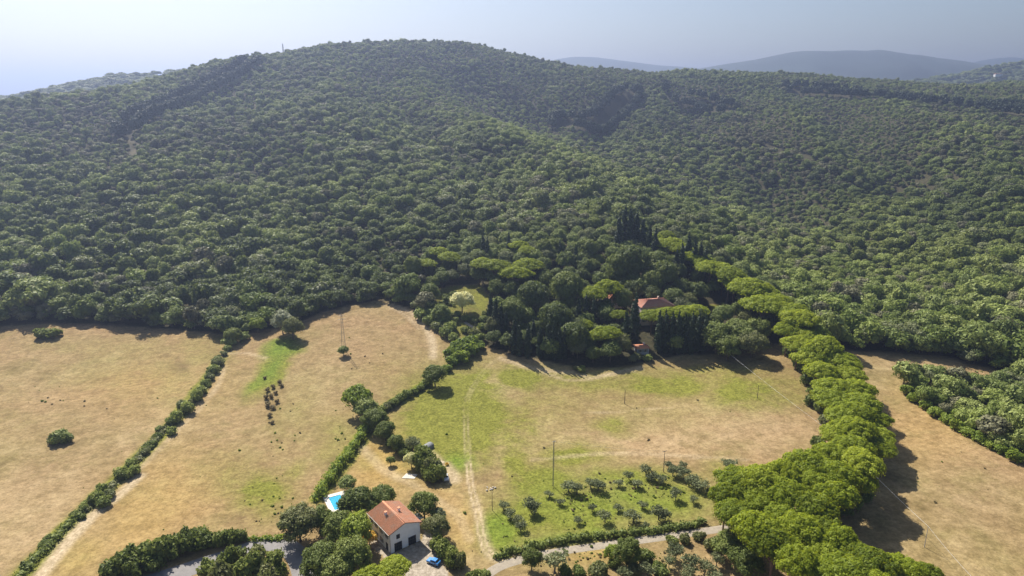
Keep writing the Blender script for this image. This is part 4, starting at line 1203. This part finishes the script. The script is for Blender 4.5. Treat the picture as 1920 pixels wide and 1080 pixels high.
ribbon('asphalt_road', [(235, 1105), (320, 1078), (390, 1055), (450, 1034), (490, 1022), (528, 1021), (552, 1036), (567, 1062), (577, 1100)], 6.2, asph)
ribbon('gravel_road', [(890, 1100), (930, 1066), (985, 1047), (1050, 1034), (1120, 1024), (1200, 1013), (1270, 1003), (1335, 994), (1400, 984)], 3.1, grav)
ribbon('garden_path', [(872, 604), (884, 612), (896, 619)], 1.6, grav)

# ------------------------------------------------------------------ farmhouse
plaster = simple_mat('white_plaster_mat', (.85, .85, .85), .9, .10, .7, bump=.1)
glass_dark = simple_mat('dark_glass_mat', (.025, .03, .035), .15, .2, 1)
wood_dark = simple_mat('dark_joinery_mat', (.06, .055, .05), .6, .3, 3)
shutter_m = simple_mat('grey_shutter_mat', (.16, .18, .18), .7, .2, 4)
metal_m = simple_mat('zinc_mat', (.25, .24, .23), .5, .2, 3, metallic=.6)
stone_m = simple_mat('pale_stone_mat', (.55, .50, .43), .9, .15, 2, bump=.2)
white_m = simple_mat('white_paint_mat', (.78, .78, .76), .6, .05, 2)


def tile_mat(name, base):
    m, nt, nd, lk, b = mat(name)
    tc = nd.new('ShaderNodeTexCoord')
    n1 = noise_node(nt, tc.outputs['Object'], 5.0, 3, .6); n2 = noise_node(nt, tc.outputs['Object'], .45, 4, .6)
    lo = tuple(k * .62 for k in base); hi = tuple(min(1, k * 1.35) for k in base)
    c_ = ramp(nt, n1, [(.3, lo), (.7, hi)])
    c_ = mixc(nt, math_n(nt, 'MULTIPLY', ramp(nt, n2, [(.5, (0, 0, 0)), (.72, (1, 1, 1))]), .45), c_, (.42, .36, .28))
    lk.new(c_, b.inputs['Base Color']); b.inputs['Roughness'].default_value = .85
    return m


tile = tile_mat('terracotta_tile_mat', (.60, .265, .145))
tile_red = tile_mat('red_tile_mat', (.50, .225, .155))


def tiled_slope(p0, p1, q0, q1, m, parent, thick=.14, wave=.26, amp=.045, rows=14):
    """one roof slope of pan tiles: eave p0-p1, ridge q0-q1 (may be shorter), stepped rows of half-round tiles"""
    p0, p1, q0, q1 = (np.array(k, float) for k in (p0, p1, q0, q1))
    wlen = np.linalg.norm(p1 - p0); nx = max(8, int(wlen / wave) * 4)
    nrm = np.cross(p1 - p0, q0 - p0); nrm /= np.linalg.norm(nrm)
    if nrm[2] < 0:
        nrm = -nrm
    V = []; s = np.linspace(0, 1, nx + 1)
    prof = amp * np.abs(np.sin(math.pi * s * int(wlen / wave)))
    for j in range(rows):
        for t, lift in ((j / rows, .05), ((j + 1) / rows, .015)):
            a_ = p0 + (q0 - p0) * t; c_ = p1 + (q1 - p1) * t
            V.append(a_[None] + (c_ - a_)[None] * s[:, None] + nrm[None] * (prof + lift)[:, None])
    top = len(V)
    V.append(q0[None] + (q1 - q0)[None] * s[:, None] - nrm[None] * thick)
    V.append(p0[None] + (p1 - p0)[None] * s[:, None] - nrm[None] * thick)
    V = np.vstack(V); k = nx + 1
    ix = np.arange(len(V)).reshape(-1, k)
    ring = np.vstack([ix, ix[:1]])
    q = np.stack([ring[:-1, :-1], ring[:-1, 1:], ring[1:, 1:], ring[1:, :-1]], -1).reshape(-1, 4)
    return link('roof_slope', mesh_np('roof_slope', V, [q], m), parent)


def window(parent, x, y, z, w, h, face, name='window', shut=True, bars=1):
    """face: (nx, ny) outward normal in the building's frame; frame stands proud, pane set back inside it"""
    nx_, ny_ = face; rz = math.atan2(ny_, nx_) + math.pi / 2
    c0 = Vector((x, y, z)); n_ = Vector((nx_, ny_, 0)); tdir = Vector((-ny_, nx_, 0))
    fr = MB()
    for sx in (-1, 1):
        fr.box(c0 + tdir * sx * (w / 2 + .05) + n_ * .03, (.1, .1, h + .2), rz)
    for sz in (-1, 1):
        fr.box(c0 + Vector((0, 0, sz * (h / 2 + .05))) + n_ * .03, (w, .096, .1), rz)
    for k in range(bars):
        fr.box(c0 + tdir * ((k + 1) / (bars + 1) - .5) * w + n_ * .022, (.06, .06, h), rz)
    f_ = fr.build(name, wood_dark if not shut else stone_m, parent)
    MB().box(c0 + n_ * .008, (w, .02, h), rz).build('pane', glass_dark, f_)
    if shut:
        for sx in (-1, 1):
            MB().box(c0 + tdir * sx * (w * .75 + .12) + n_ * .04, (w * .5, .05, h), rz).build('shutter', shutter_m, f_)
        MB().box(c0 + Vector((0, 0, -h / 2 - .14)) + n_ * .08, (w + .3, .2, .08), rz).build('sill', stone_m, f_)
    return f_


A = Vector(at(733, 1038)); B = Vector(at(787, 1014))
hx = Vector((B.x - A.x, B.y - A.y, 0)).normalized()
ang = math.atan2(hx.y, hx.x)
HW, HL, HE, HR = 9.2, 12.4, 6.0, 7.7
house = thing('farmhouse', 'white two storey farmhouse with terracotta gable roof beside the pool', 'house', (A.x, A.y, min(A.z, B.z) - .05), ang)
# walls as one gabled shell
mbh = MB()
mbh.poly([(0, 0, -.6), (HW, 0, -.6), (HW, HL, -.6), (0, HL, -.6), (0, 0, HE), (HW, 0, HE), (HW, HL, HE), (0, HL, HE), (HW / 2, 0, HR), (HW / 2, HL, HR)],
         [(0, 1, 5, 8, 4), (2, 3, 7, 9, 6), (1, 2, 6, 5), (3, 0, 4, 7), (0, 3, 2, 1), (4, 8, 9, 7), (8, 5, 6, 9)])
mbh.build('wall', plaster, house)
ov = .45; sl = (HR - HE) / (HW / 2)
zr = HR + .17
tiled_slope((-ov, -ov * .7, zr - sl * (HW / 2 + ov)), (-ov, HL + ov * .7, zr - sl * (HW / 2 + ov)), (HW / 2, -ov * .7, zr), (HW / 2, HL + ov * .7, zr), tile, house)
tiled_slope((HW + ov, HL + ov * .7, zr - sl * (HW / 2 + ov)), (HW + ov, -ov * .7, zr - sl * (HW / 2 + ov)), (HW / 2, HL + ov * .7, zr), (HW / 2, -ov * .7, zr), tile, house)
MB().tube([(HW / 2, -ov * .7 - .02, zr + .02), (HW / 2, HL + ov * .7 + .02, zr + .02)], .13, 10).build('ridge_cap', tile, house, smooth=True)
for sx in (-1, 1):
    x_ = -ov - .06 if sx < 0 else HW + ov + .06
    MB().tube([(x_, -ov * .6, zr - sl * (HW / 2 + ov) - .06), (x_, HL + ov * .6, zr - sl * (HW / 2 + ov) - .06)], .08, 8).build('gutter', metal_m, house)
MB().tube([(-ov - .06, -.1, HE - .15), (-.09, -.09, HE - .6), (-.09, -.09, 0)], .055, 7).build('downpipe', metal_m, house)
for (cx_, cy_) in ((2.6, 7.2), (6.4, 6.6)):
    zb = zr - sl * abs(cx_ - HW / 2)
    ch = MB().box((cx_, cy_, zb + .35), (.6, .6, 1.3)).build('chimney', plaster, house)
    MB().box((cx_, cy_, zb + 1.06), (.8, .8, .1)).build('cap', tile, ch)
window(house, HW * .26, 0, 4.4, .85, 1.15, (0, -1), shut=False)
for fx_, w_ in ((.25, 2.1), (.72, 2.2)):
    d_ = window(house, HW * fx_, 0, 1.28, w_, 2.5, (0, -1), 'glazed_door', shut=False, bars=3)
    lt = MB()
    for k_ in (-.4, .45):
        lt.box((HW * fx_, -.022, 1.28 + k_), (w_, .05, .06))
    lt.build('glazing_bar', wood_dark, d_)
for yy in (2.0, 5.2, 8.2, 10.8):
    window(house, 0, yy, 4.5, .85, 1.2, (-1, 0))
for yy in (5.2, 8.2):
    window(house, 0, yy, 1.6, .9, 1.3, (-1, 0))
d_ = window(house, 0, 2.0, 1.1, 1.0, 2.15, (-1, 0), 'door', shut=False)
MB().tube([(-.12, 2.3, 1.05), (-.12, 2.3, 1.25)], .025, 6).build('handle', metal_m, d_)
for yy in (3.0, 6.5, 9.8):
    window(house, HW, yy, 4.5, .85, 1.2, (1, 0)); window(house, HW, yy, 1.6, .9, 1.3, (1, 0))

# white canopy at the far side of the house
ca = at(781, 969, 2.5)
cn = thing('garden_canopy', 'white fabric canopy on slim posts beside the farmhouse', 'canopy', ca, ang)
cv = MB()
cv.poly([(-1.7, -1.4, 2.3), (1.7, -1.4, 2.3), (1.7, 1.4, 2.5), (-1.7, 1.4, 2.5), (0, 0, 2.75), (-1.7, -1.4, 2.22), (1.7, -1.4, 2.22), (1.7, 1.4, 2.42), (-1.7, 1.4, 2.42)],
        [(0, 1, 4), (1, 2, 4), (2, 3, 4), (3, 0, 4), (0, 5, 6, 1), (1, 6, 7, 2), (2, 7, 8, 3), (3, 8, 5, 0), (8, 7, 6, 5)])
cv.build('fabric', white_m, cn)
for sx in (-1.6, 1.6):
    for sy in (-1.3, 1.3):
        MB().tube([(sx, sy, -.1), (sx, sy, 2.3)], .04, 6).build('post', metal_m, cn)
tb = at(716, 1014)
gt = thing('garden_table', 'small white table by the farmhouse side wall', 'table', tb, ang)
MB().box((0, 0, .72), (1.5, .9, .06)).build('table_top', white_m, gt)
for sx in (-.65, .65):
    for sy in (-.36, .36):
        MB().tube([(sx, sy, 0), (sx, sy, .69)], .03, 6).build('leg', white_m, gt)

# ------------------------------------------------------------------ swimming pool
p00, p10, p01 = (Vector(at(*p)) for p in ((616, 934), (638, 928), (631, 957)))
ux = (p10 - p00); ux.z = 0; pw = ux.length; ux.normalize(); uy = Vector((-ux.y, ux.x, 0))
if uy.dot(p01 - p00) < 0:
    uy = -uy
pl = abs((p01 - p00).dot(uy)); pl = min(max(pl, 6.0), 9.0); pw = max(pw, 3.6)
pa = math.atan2(ux.y, ux.x)
pc = p00 + ux * pw / 2 + uy * pl / 2
zp = max(float(height(pc.x + a_ * 4, pc.y + b_ * 4)) for a_ in (-1, 0, 1) for b_ in (-1, 0, 1))
pool = thing('swimming_pool', 'small turquoise swimming pool with pale stone surround', 'pool', (pc.x, pc.y, zp), pa)
cw = 1.5
cp = MB()
cp.box((0, pl / 2 + cw / 2, 0), (pw + 2 * cw, cw, .4)); cp.box((0, -pl / 2 - cw / 2, 0), (pw + 2 * cw, cw, .4))
cp.box((pw / 2 + cw / 2, 0, -.002), (cw, pl, .4)); cp.box((-pw / 2 - cw / 2, 0, -.002), (cw, pl, .4))
cp.build('coping', simple_mat('coping_mat', (.66, .62, .55), .85, .1, 1.5), pool)
wm, nt, nd, lk, b = mat('pool_water_mat')
tc = nd.new('ShaderNodeTexCoord')
wn_ = noise_node(nt, tc.outputs['Object'], 1.6, 3)
lk.new(ramp(nt, wn_, [(.3, (.0, .24, .42)), (.7, (.02, .40, .58))]), b.inputs['Base Color'])
b.inputs['Roughness'].default_value = .06
bp = nd.new('ShaderNodeBump'); bp.inputs['Strength'].default_value = .12; lk.new(wn_, bp.inputs['Height']); lk.new(bp.outputs[0], b.inputs['Normal'])
MB().box((0, 0, -.02), (pw - .004, pl - .004, .24)).build('water', wm, pool)
st_ = MB()
for k_ in (-.25, .25):
    st_.tube([(pw / 2 + .5, -pl / 2 + .9 + k_, .2), (pw / 2 + .5, -pl / 2 + .9 + k_, .75), (pw / 2 + .1, -pl / 2 + .9 + k_, .85), (pw / 2 - .15, -pl / 2 + .9 + k_, .5), (pw / 2 - .15, -pl / 2 + .9 + k_, .05)], .03, 6)
st_.build('ladder', metal_m, pool)
for i, (px, py, lab) in enumerate([(655, 929, 'white sun lounger beside the pool nearer the water'), (664, 926, 'white sun lounger beside the pool farther from the water')]):
    lo_ = thing('sun_lounger', lab, 'sun lounger', at(px, py), pa + .3 * i, 'sun loungers by the pool')
    MB().box((0, -.3, .34), (.65, 1.25, .08)).build('seat', white_m, lo_)
    MB().poly([(-.32, .33, .31), (.32, .33, .31), (.32, .85, .72), (-.32, .85, .72), (-.32, .28, .38), (.32, .28, .38), (.32, .80, .79), (-.32, .80, .79)], [(0, 1, 2, 3), (4, 7, 6, 5), (0, 4, 5, 1), (1, 5, 6, 2), (2, 6, 7, 3), (3, 7, 4, 0)]).build('backrest', white_m, lo_)
    for sx in (-.28, .28):
        for sy in (-.85, .25):
            MB().box((sx, sy, .14), (.05, .05, .32)).build('leg', white_m, lo_)


# ------------------------------------------------------------------ vehicles
tyre_m = simple_mat('tyre_mat', (.02, .02, .02), .8, .2, 8); rim_m = simple_mat('rim_mat', (.5, .5, .5), .35, .1, 8, metallic=.9)
lamp_m = simple_mat('lamp_mat', (.75, .75, .72), .2, .1, 8); tail_m = simple_mat('tail_lamp_mat', (.4, .02, .02), .3, .1, 8)


def car(label, p, heading, paint, L=3.7, Wd=1.68, group=None):
    c_ = thing('parked_car', label, 'car', p, heading, group)
    x0 = -L / 2
    side = [(0, .32), (0, .62), (.10, .80), (.62 * .4, .86), (.28 * L, .93), (.40 * L, 1.38), (.52 * L, 1.45), (.78 * L, 1.42), (.93 * L, 1.0), (.985 * L, .95), (L, .62), (L, .32)]
    body = [k for k in side if k[1] <= 1.01]
    def loft(profile, ins):
        mb = MB(); n = len(profile)
        pts_ = []
        for w_, sh in ((-1, 0), (-1, 1), (1, 1), (1, 0)):
            pass
        rows_ = []
        for w_ in (-Wd / 2, -Wd / 2 + .09, Wd / 2 - .09, Wd / 2):
            e = .05 if abs(w_) == Wd / 2 else 0
            rows_.append([(x0 + a_ + (e if a_ < L / 2 else -e), w_ * (1 - ins * max(0, h_ - .9)), h_ - (e if h_ > .5 else -e)) for a_, h_ in profile])
        for r_ in rows_:
            pts_ += r_
        fs = []
        for j in range(3):
            for k in range(n):
                k2 = (k + 1) % n
                fs.append((j * n + k, j * n + k2, (j + 1) * n + k2, (j + 1) * n + k))
        fs.append(tuple(range(n))[::-1]); fs.append(tuple(3 * n + k for k in range(n)))
        mb.poly(pts_, fs)
        return mb
    loft(body, 0).build('body', paint, c_, smooth=False)
    roof_p = [(.28 * L, .90), (.40 * L, 1.38), (.52 * L, 1.45), (.78 * L, 1.42), (.93 * L, .96)]
    cab = loft(roof_p, .35).build('cabin', paint, c_)
    def pane(pts_, nm):
        mb = MB(); P = [Vector(q) for q in pts_]
        n_ = (P[1] - P[0]).cross(P[2] - P[0]).normalized() * .012
        mb.poly([q - n_ for q in P] + [q + n_ for q in P], [(0, 1, 2, 3), (7, 6, 5, 4), (0, 4, 5, 1), (1, 5, 6, 2), (2, 6, 7, 3), (3, 7, 4, 0)])
        mb.build(nm, glass_dark, c_)
    ww = Wd / 2 - .17
    pane([(x0 + .295 * L, -ww, .955), (x0 + .295 * L, ww, .955), (x0 + .395 * L, ww - .06, 1.36), (x0 + .395 * L, -ww + .06, 1.36)], 'windscreen')
    pane([(x0 + .925 * L, -ww, 1.0), (x0 + .925 * L, ww, 1.0), (x0 + .80 * L, ww - .06, 1.37), (x0 + .80 * L, -ww + .06, 1.37)], 'rear_window')
    for s_ in (-1, 1):
        y_ = s_ * (Wd / 2 - .005); y2 = s_ * (Wd / 2 * (1 - .35 * .46) + .012)
        pane([(x0 + .36 * L, y_, 1.0), (x0 + .58 * L, y_, 1.0), (x0 + .58 * L, y2, 1.34), (x0 + .43 * L, y2, 1.34)], 'side_window')
        pane([(x0 + .60 * L, y_, 1.0), (x0 + .84 * L, y_, 1.0), (x0 + .77 * L, y2, 1.34), (x0 + .60 * L, y2, 1.34)], 'side_window')
        MB().box((x0 - .0, s_ * .58, .68), (.06, .36, .14)).build('headlight', lamp_m, c_)
        MB().box((x0 + L - .01, s_ * .62, .74), (.06, .26, .16)).build('tail_light', tail_m, c_)
        MB().box((x0 + .37 * L, s_ * (Wd / 2 + .08), 1.0), (.1, .16, .12)).build('mirror', paint, c_)
        for xx in (.19 * L, .81 * L):
            w_ = MB().tube([(x0 + xx, s_ * (Wd / 2 - .2), .31), (x0 + xx, s_ * (Wd / 2 + .015), .31)], .31, 16).build('wheel', tyre_m, c_)
            MB().tube([(x0 + xx, s_ * (Wd / 2 + .005), .31), (x0 + xx, s_ * (Wd / 2 + .03), .31)], .19, 12).build('rim', rim_m, w_)
    return c_


blue_m = simple_mat('blue_paint_mat', (.03, .22, .58), .3, .05, 1); blue_m.node_tree.nodes['Principled BSDF'].inputs['Coat Weight'].default_value = .6
silver_m = simple_mat('silver_paint_mat', (.55, .56, .58), .35, .05, 1); silver_m.node_tree.nodes['Principled BSDF'].inputs['Coat Weight'].default_value = .5
e0, e1 = Vector(at(804, 1052)), Vector(at(822, 1059))
car('bright blue small car parked in the farmhouse yard', at(813, 1056), math.atan2(e1.y - e0.y, e1.x - e0.x), blue_m)
car('silver car parked in the shade at the end of the thicket', at(836, 898), math.radians(100), silver_m)

# ------------------------------------------------------------------ shed and bits and pieces at the thicket
sh = at(800, 842)
shed = thing('grey_shed', 'low grey arched shed half hidden by the thicket', 'shed', sh, math.radians(-35))
shed.scale = (.6, .6, .6)
rf = MB(); n_ = 10
pts_ = []; fs_ = []
for yy in (-4, 4):
    for k in range(n_ + 1):
        a_ = math.pi * k / n_
        pts_.append((math.cos(a_) * 2.4, yy, 1.3 + math.sin(a_) * 1.5))
for yy in (-4, 4):
    for k in range(n_ + 1):
        a_ = math.pi * k / n_
        pts_.append((math.cos(a_) * 2.3, yy, 1.3 + math.sin(a_) * 1.4))
m1 = n_ + 1
for k in range(n_):
    fs_ += [(k, k + 1, m1 + k + 1, m1 + k), (2 * m1 + k + 1, 2 * m1 + k, 3 * m1 + k, 3 * m1 + k + 1), (k + 1, k, 2 * m1 + k, 2 * m1 + k + 1), (m1 + k, m1 + k + 1, 3 * m1 + k + 1, 3 * m1 + k)]
rf.poly(pts_, fs_)
shed_m = simple_mat('shed_sheet_mat', (.17, .18, .19), .75, .25, 1.5)
rf.build('roof', shed_m, shed)
for sy in (-3.95, 3.95):
    MB().box((0, sy, .75), (4.5, .06, 2.1)).build('end_wall', shed_m, shed)
for sx in (-2.35, 2.35):
    MB().box((sx, 0, .6), (.06, 7.8, 1.4)).build('side_wall', shed_m, shed)
sl_ = at(768, 893)
tag(MB().poly([(-2.4, -1.2, -.2), (1.8, -1.6, -.2), (2.5, .9, -.2), (-1.2, 1.7, -.2), (-2.4, -1.2, .12), (1.8, -1.6, .12), (2.5, .9, .12), (-1.2, 1.7, .12)], [(4, 5, 6, 7), (0, 1, 5, 4), (1, 2, 6, 5), (2, 3, 7, 6), (3, 0, 4, 7)]).build('paving_slab', stone_m, None, sl_),
    'pale irregular stone terrace at the paddock corner by the thicket', 'terrace')
bp_ = thing('board_pile', 'pile of pale boards lying along the thicket track', 'boards', at(826, 866), math.radians(-40))
for k in range(6):
    MB().box((.1 * (k % 2), (k % 3) * .32 - .3, .06 + .1 * (k // 3)), (3.4 - .2 * k, .26, .08), .05 * k).build('board', simple_mat('board_mat', (.55, .46, .32), .9, .2, 3) if k == 0 else bpy.data.materials['board_mat'], bp_)
yel_m = simple_mat('yellow_plastic_mat', (.60, .42, .06), .5, .1, 3)
cr = thing('yellow_crate', 'yellow crate standing by the boards near the track', 'crate', at(838, 872), .4)
for sx, sy, dx, dy in ((-.5, 0, .06, 1.0), (.5, 0, .06, 1.0), (0, -.5, .94, .06), (0, .5, .94, .06)):
    MB().box((sx, sy, .35), (dx, dy, .7)).build('side', yel_m, cr)
MB().box((0, 0, .05), (.94, .94, .06)).build('bottom', yel_m, cr)
# rubble heap by the pole
rb = thing('stone_heap', 'small heap of pale stones beside the farm track', 'stones', at(920, 916))
gr = np.random.default_rng(5)
for k in range(9):
    w_ = _iv * (.2 + .22 * gr.random()) * (1 + (gr.random((12, 1)) - .5) * .5) * np.array([1, 1, .7]) + np.array([gr.normal() * .9, gr.normal() * .7, .15 + .1 * gr.random()])
    link('stone', mesh_np('stone', w_, [_if], stone_m), rb)

# ------------------------------------------------------------------ poles, mast and wires
pole_m = simple_mat('pole_wood_mat', (.12, .09, .07), .9, .3, 3)
conc_m = simple_mat('pole_concrete_mat', (.45, .42, .38), .9, .15, 3)
steel_m = simple_mat('galvanised_mat', (.30, .30, .30), .6, .15, 3, metallic=.4)
wire_m = simple_mat('wire_mat', (.75, .73, .70), .35, .1, 3, metallic=.7)
ins_m = simple_mat('insulator_mat', (.70, .68, .62), .3, .1, 5)


def top_height(p, py):
    return CAM_H + float(ray(960, py)[1]) * p[1] - p[2]


def wood_pole(label, p, h, m=pole_m, arm=True, r=.14):
    t_ = thing('utility_pole', label, 'utility pole', p, .5)
    MB().tube([(0, 0, -.5), (0, 0, h)], [r * 1.2, r * .7], 8).build('shaft', m, t_)
    if arm:
        MB().box((0, .1, h - .35), (1.8, .1, .12)).build('crossarm', m, t_)
        for k in (-.8, 0, .8):
            MB().tube([(k, .1, h - .30), (k, .1, h - .05)], [.06, .05], 6).build('insulator', ins_m, t_)
    return t_


def lattice(name, label, p, h, w0, w1, steps, cat='mast', rz=.4, r=.05):
    t_ = thing(name, label, cat, p, rz)
    lv = [(i / steps * h, w0 + (w1 - w0) * i / steps) for i in range(steps + 1)]
    cs = ((-1, -1), (1, -1), (1, 1), (-1, 1))
    for a_, b_ in cs:
        MB().tube([(a_ * w0 / 2, b_ * w0 / 2, -.3), (a_ * w1 / 2, b_ * w1 / 2, h)], r, 4).build('leg', steel_m, t_)
    br = MB()
    for i in range(steps):
        z0_, q0 = lv[i]; z1_, q1 = lv[i + 1]
        for k in range(4):
            a_, b_ = cs[k], cs[(k + 1) % 4]
            br.tube([(a_[0] * q0 / 2, a_[1] * q0 / 2, z0_), (b_[0] * q1 / 2, b_[1] * q1 / 2, z1_)], r * .7, 3)
            br.tube([(b_[0] * q0 / 2, b_[1] * q0 / 2, z0_), (a_[0] * q1 / 2, a_[1] * q1 / 2, z1_)], r * .7, 3)
    br.build('bracing', steel_m, t_)
    return t_


pA = at(1037, 912); hA = top_height(pA, 826)
t_ = lattice('lattice_pole', 'tall narrow lattice pole at the upper edge of the olive grove', pA, hA, .34, .2, 9, 'utility pole', r=.026)
MB().box((0, 0, hA - .4), (1.2, .1, .1)).build('crossarm', steel_m, t_)
pM = at(645, 660); hM = top_height(pM, 590)
t_ = lattice('lattice_mast', 'slim lattice mast rising from the domed dry field', pM, hM, 2.0, .5, 12, 'mast', r=.035)
for k, w_ in ((.98, 2.6), (.88, 3.4)):
    MB().box((0, 0, hM * k), (w_, .1, .1)).build('crossarm', steel_m, t_)
pB = at(1171, 757); wood_pole('thin wooden pole in the middle of the green and tan field', pB, top_height(pB, 731), arm=False, r=.12)
pC = at(1244, 885); wood_pole('wooden pole with pale crossarm above the olive trees', pC, top_height(pC, 845), r=.1)
pD = at(923, 957); wood_pole('slim pole beside the farm track bend', pD, top_height(pD, 922), arm=False, r=.09)
pE = at(1420, 747); wood_pole('short wooden pole in the field near the avenue', pE, top_height(pE, 722), arm=False, r=.1)
pF = at(1571, 842); hF = top_height(pF, 822); wood_pole('short pole at the field edge touching the pine avenue', pF, hF, arm=False, r=.12)
pG = at(1733, 1026); hG = top_height(pG, 987); wood_pole('pale pole under the wire in the right field', pG, hG, conc_m, False, r=.1)
pH = at(1490, 1120); hH = top_height(pH, 1063); wood_pole('pole with insulators rising through the pines at the bottom edge', pH, hH, conc_m, True, r=.15)
pV = at(1322, 655); hV = top_height(pV, 628)


def wire(label, a_, b_, sag=.5, r=.035):
    a_, b_ = Vector(a_), Vector(b_)
    P = []
    for k in range(17):
        t = k / 16
        q = a_.lerp(b_, t); q.z -= sag * 4 * t * (1 - t)
        P.append(tuple(q - a_))
    tag(MB().tube(P, r, 5).build('overhead_wire', wire_m, None, tuple(a_)), label, 'wire')


top = lambda p, h: (p[0], p[1], p[2] + h)
wire('pale overhead wire from the villa trees across the field to the avenue', top(pV, hV), top(pF, hF), .6, .028)
wire('pale overhead wire crossing the avenue to the pole in the right field', top(pF, hF), top(pG, hG), .6, .045)
u_, r_ = ray(1850, 1110)
pK = (float(u_) * 135, 135, CAM_H + float(r_) * 135)
wire('pale overhead wire leaving the right field pole towards the bottom edge', top(pG, hG), pK, .5, .028)
wire('thin wire from the lattice pole to the crossarm pole above the olives', top(pA, hA - .3), top(pC, hC if False else top_height(pC, 846)), .5, .02)
# masts on the skyline
for px, pyt, lab in ((532, 82, 'tall thin mast on the skyline of the hill'), (481, 96, 'short thin mast on the skyline left of the tall one')):
    u_, r_ = ray(px, 108)
    D_ = 1030 if px > 500 else 1015
    X_ = float(u_) * D_; z_ = float(height(X_, D_))
    p_ = (X_, D_, z_)
    lattice('skyline_mast', lab, p_, max(10.0, top_height(p_, pyt)), 1.4, .7, 8, 'mast', r=.22)

# ------------------------------------------------------------------ villa and its outbuildings
pinkw = simple_mat('villa_plaster_mat', (.60, .50, .42), .9, .1, .6); bluew = simple_mat('cool_plaster_mat', (.36, .38, .42), .9, .1, .6)


def hip_house(name, label, p, rz, W_, L_, H_, rise, wall_m, roof_m, cat='house', wins=True):
    t_ = thing(name, label, cat, p, rz)
    MB().box((0, 0, H_ / 2 - .5), (W_, L_, H_ + 1)).build('wall', wall_m, t_)
    o_ = .5; a_, b_ = W_ / 2 + o_, L_ / 2 + o_
    rg = max(.4, abs(W_ - L_) / 2) if W_ != L_ else .4
    if W_ >= L_:
        R0, R1 = (-rg, 0, H_ + rise), (rg, 0, H_ + rise)
        C_ = [(-a_, -b_, H_ + .1), (a_, -b_, H_ + .1), (a_, b_, H_ + .1), (-a_, b_, H_ + .1)]
        tiled_slope(C_[0], C_[1], R0, R1, roof_m, t_, rows=8); tiled_slope(C_[2], C_[3], R1, R0, roof_m, t_, rows=8)
        tiled_slope(C_[1], C_[2], R1, tuple(Vector(R1) + Vector((0, .02, 0))), roof_m, t_, rows=8); tiled_slope(C_[3], C_[0], R0, tuple(Vector(R0) - Vector((0, .02, 0))), roof_m, t_, rows=8)
    MB().box((W_ * .2, L_ * .12, H_ + rise * .85), (.7, .7, 1.6)).build('chimney', wall_m, t_)
    if wins:
        for zz in ((1.7, 4.7) if H_ > 5 else (1.5,)):
            for k in np.linspace(-W_ / 2 + 1.6, W_ / 2 - 1.6, max(2, int(W_ / 3.4))):
                window(t_, float(k), -L_ / 2, zz, 1.0, 1.4, (0, -1))
            for k in np.linspace(-L_ / 2 + 1.8, L_ / 2 - 1.8, max(1, int(L_ / 4))):
                window(t_, -W_ / 2, float(k), zz, 1.0, 1.4, (-1, 0))
    return t_


hip_house('villa', 'villa with red hipped roof showing above the pines', VILLA, R(12), 17, 13, 8.2, 2.4, pinkw, tile_red)
hip_house('villa_annex', 'small orange roofed building hidden behind the bright pine', at(1152, 556, 5), R(12), 8, 6, 4.6, 1.4, pinkw, tile)
hip_house('garden_house', 'low garden house with orange roof below the tall cypress', at(1203, 648, 3.2), R(8), 5.6, 4.4, 2.7, 1.0, bluew, tile)
# a house on the far ridge
qx, qy = project(V_right[..., 0], V_right[..., 1], V_right[..., 2])
k = np.argmin((qx - 1868) ** 2 + (qy - 147) ** 2 + (V_right[..., 1] > 2350) * 1e6)
fp = V_right.reshape(-1, 3)[k]
hip_house('far_house', 'tiny pale house on the far wooded ridge', tuple(float(c_) for c_ in fp + np.array([0, 0, 6])), 0, 22, 10, 7, 2.4, white_m, tile, wins=False)

# ------------------------------------------------------------------ the air: summer haze
hz = MB().box((0, 5500, 166), (18400, 14600, 480))
hm = bpy.data.materials.new('haze_mat'); hm.use_nodes = True
hn = hm.node_tree.nodes; hn.remove(hn['Principled BSDF'])
pv = hn.new('ShaderNodeVolumePrincipled')
pv.inputs['Color'].default_value = (.42, .52, .80, 1)
pv.inputs['Density'].default_value = 0.00024
pv.inputs['Anisotropy'].default_value = 0.6
hm.node_tree.links.new(pv.outputs[0], hn['Material Output'].inputs['Volume'])
ho = hz.build('haze', hm)
ho['kind'] = 'stuff'
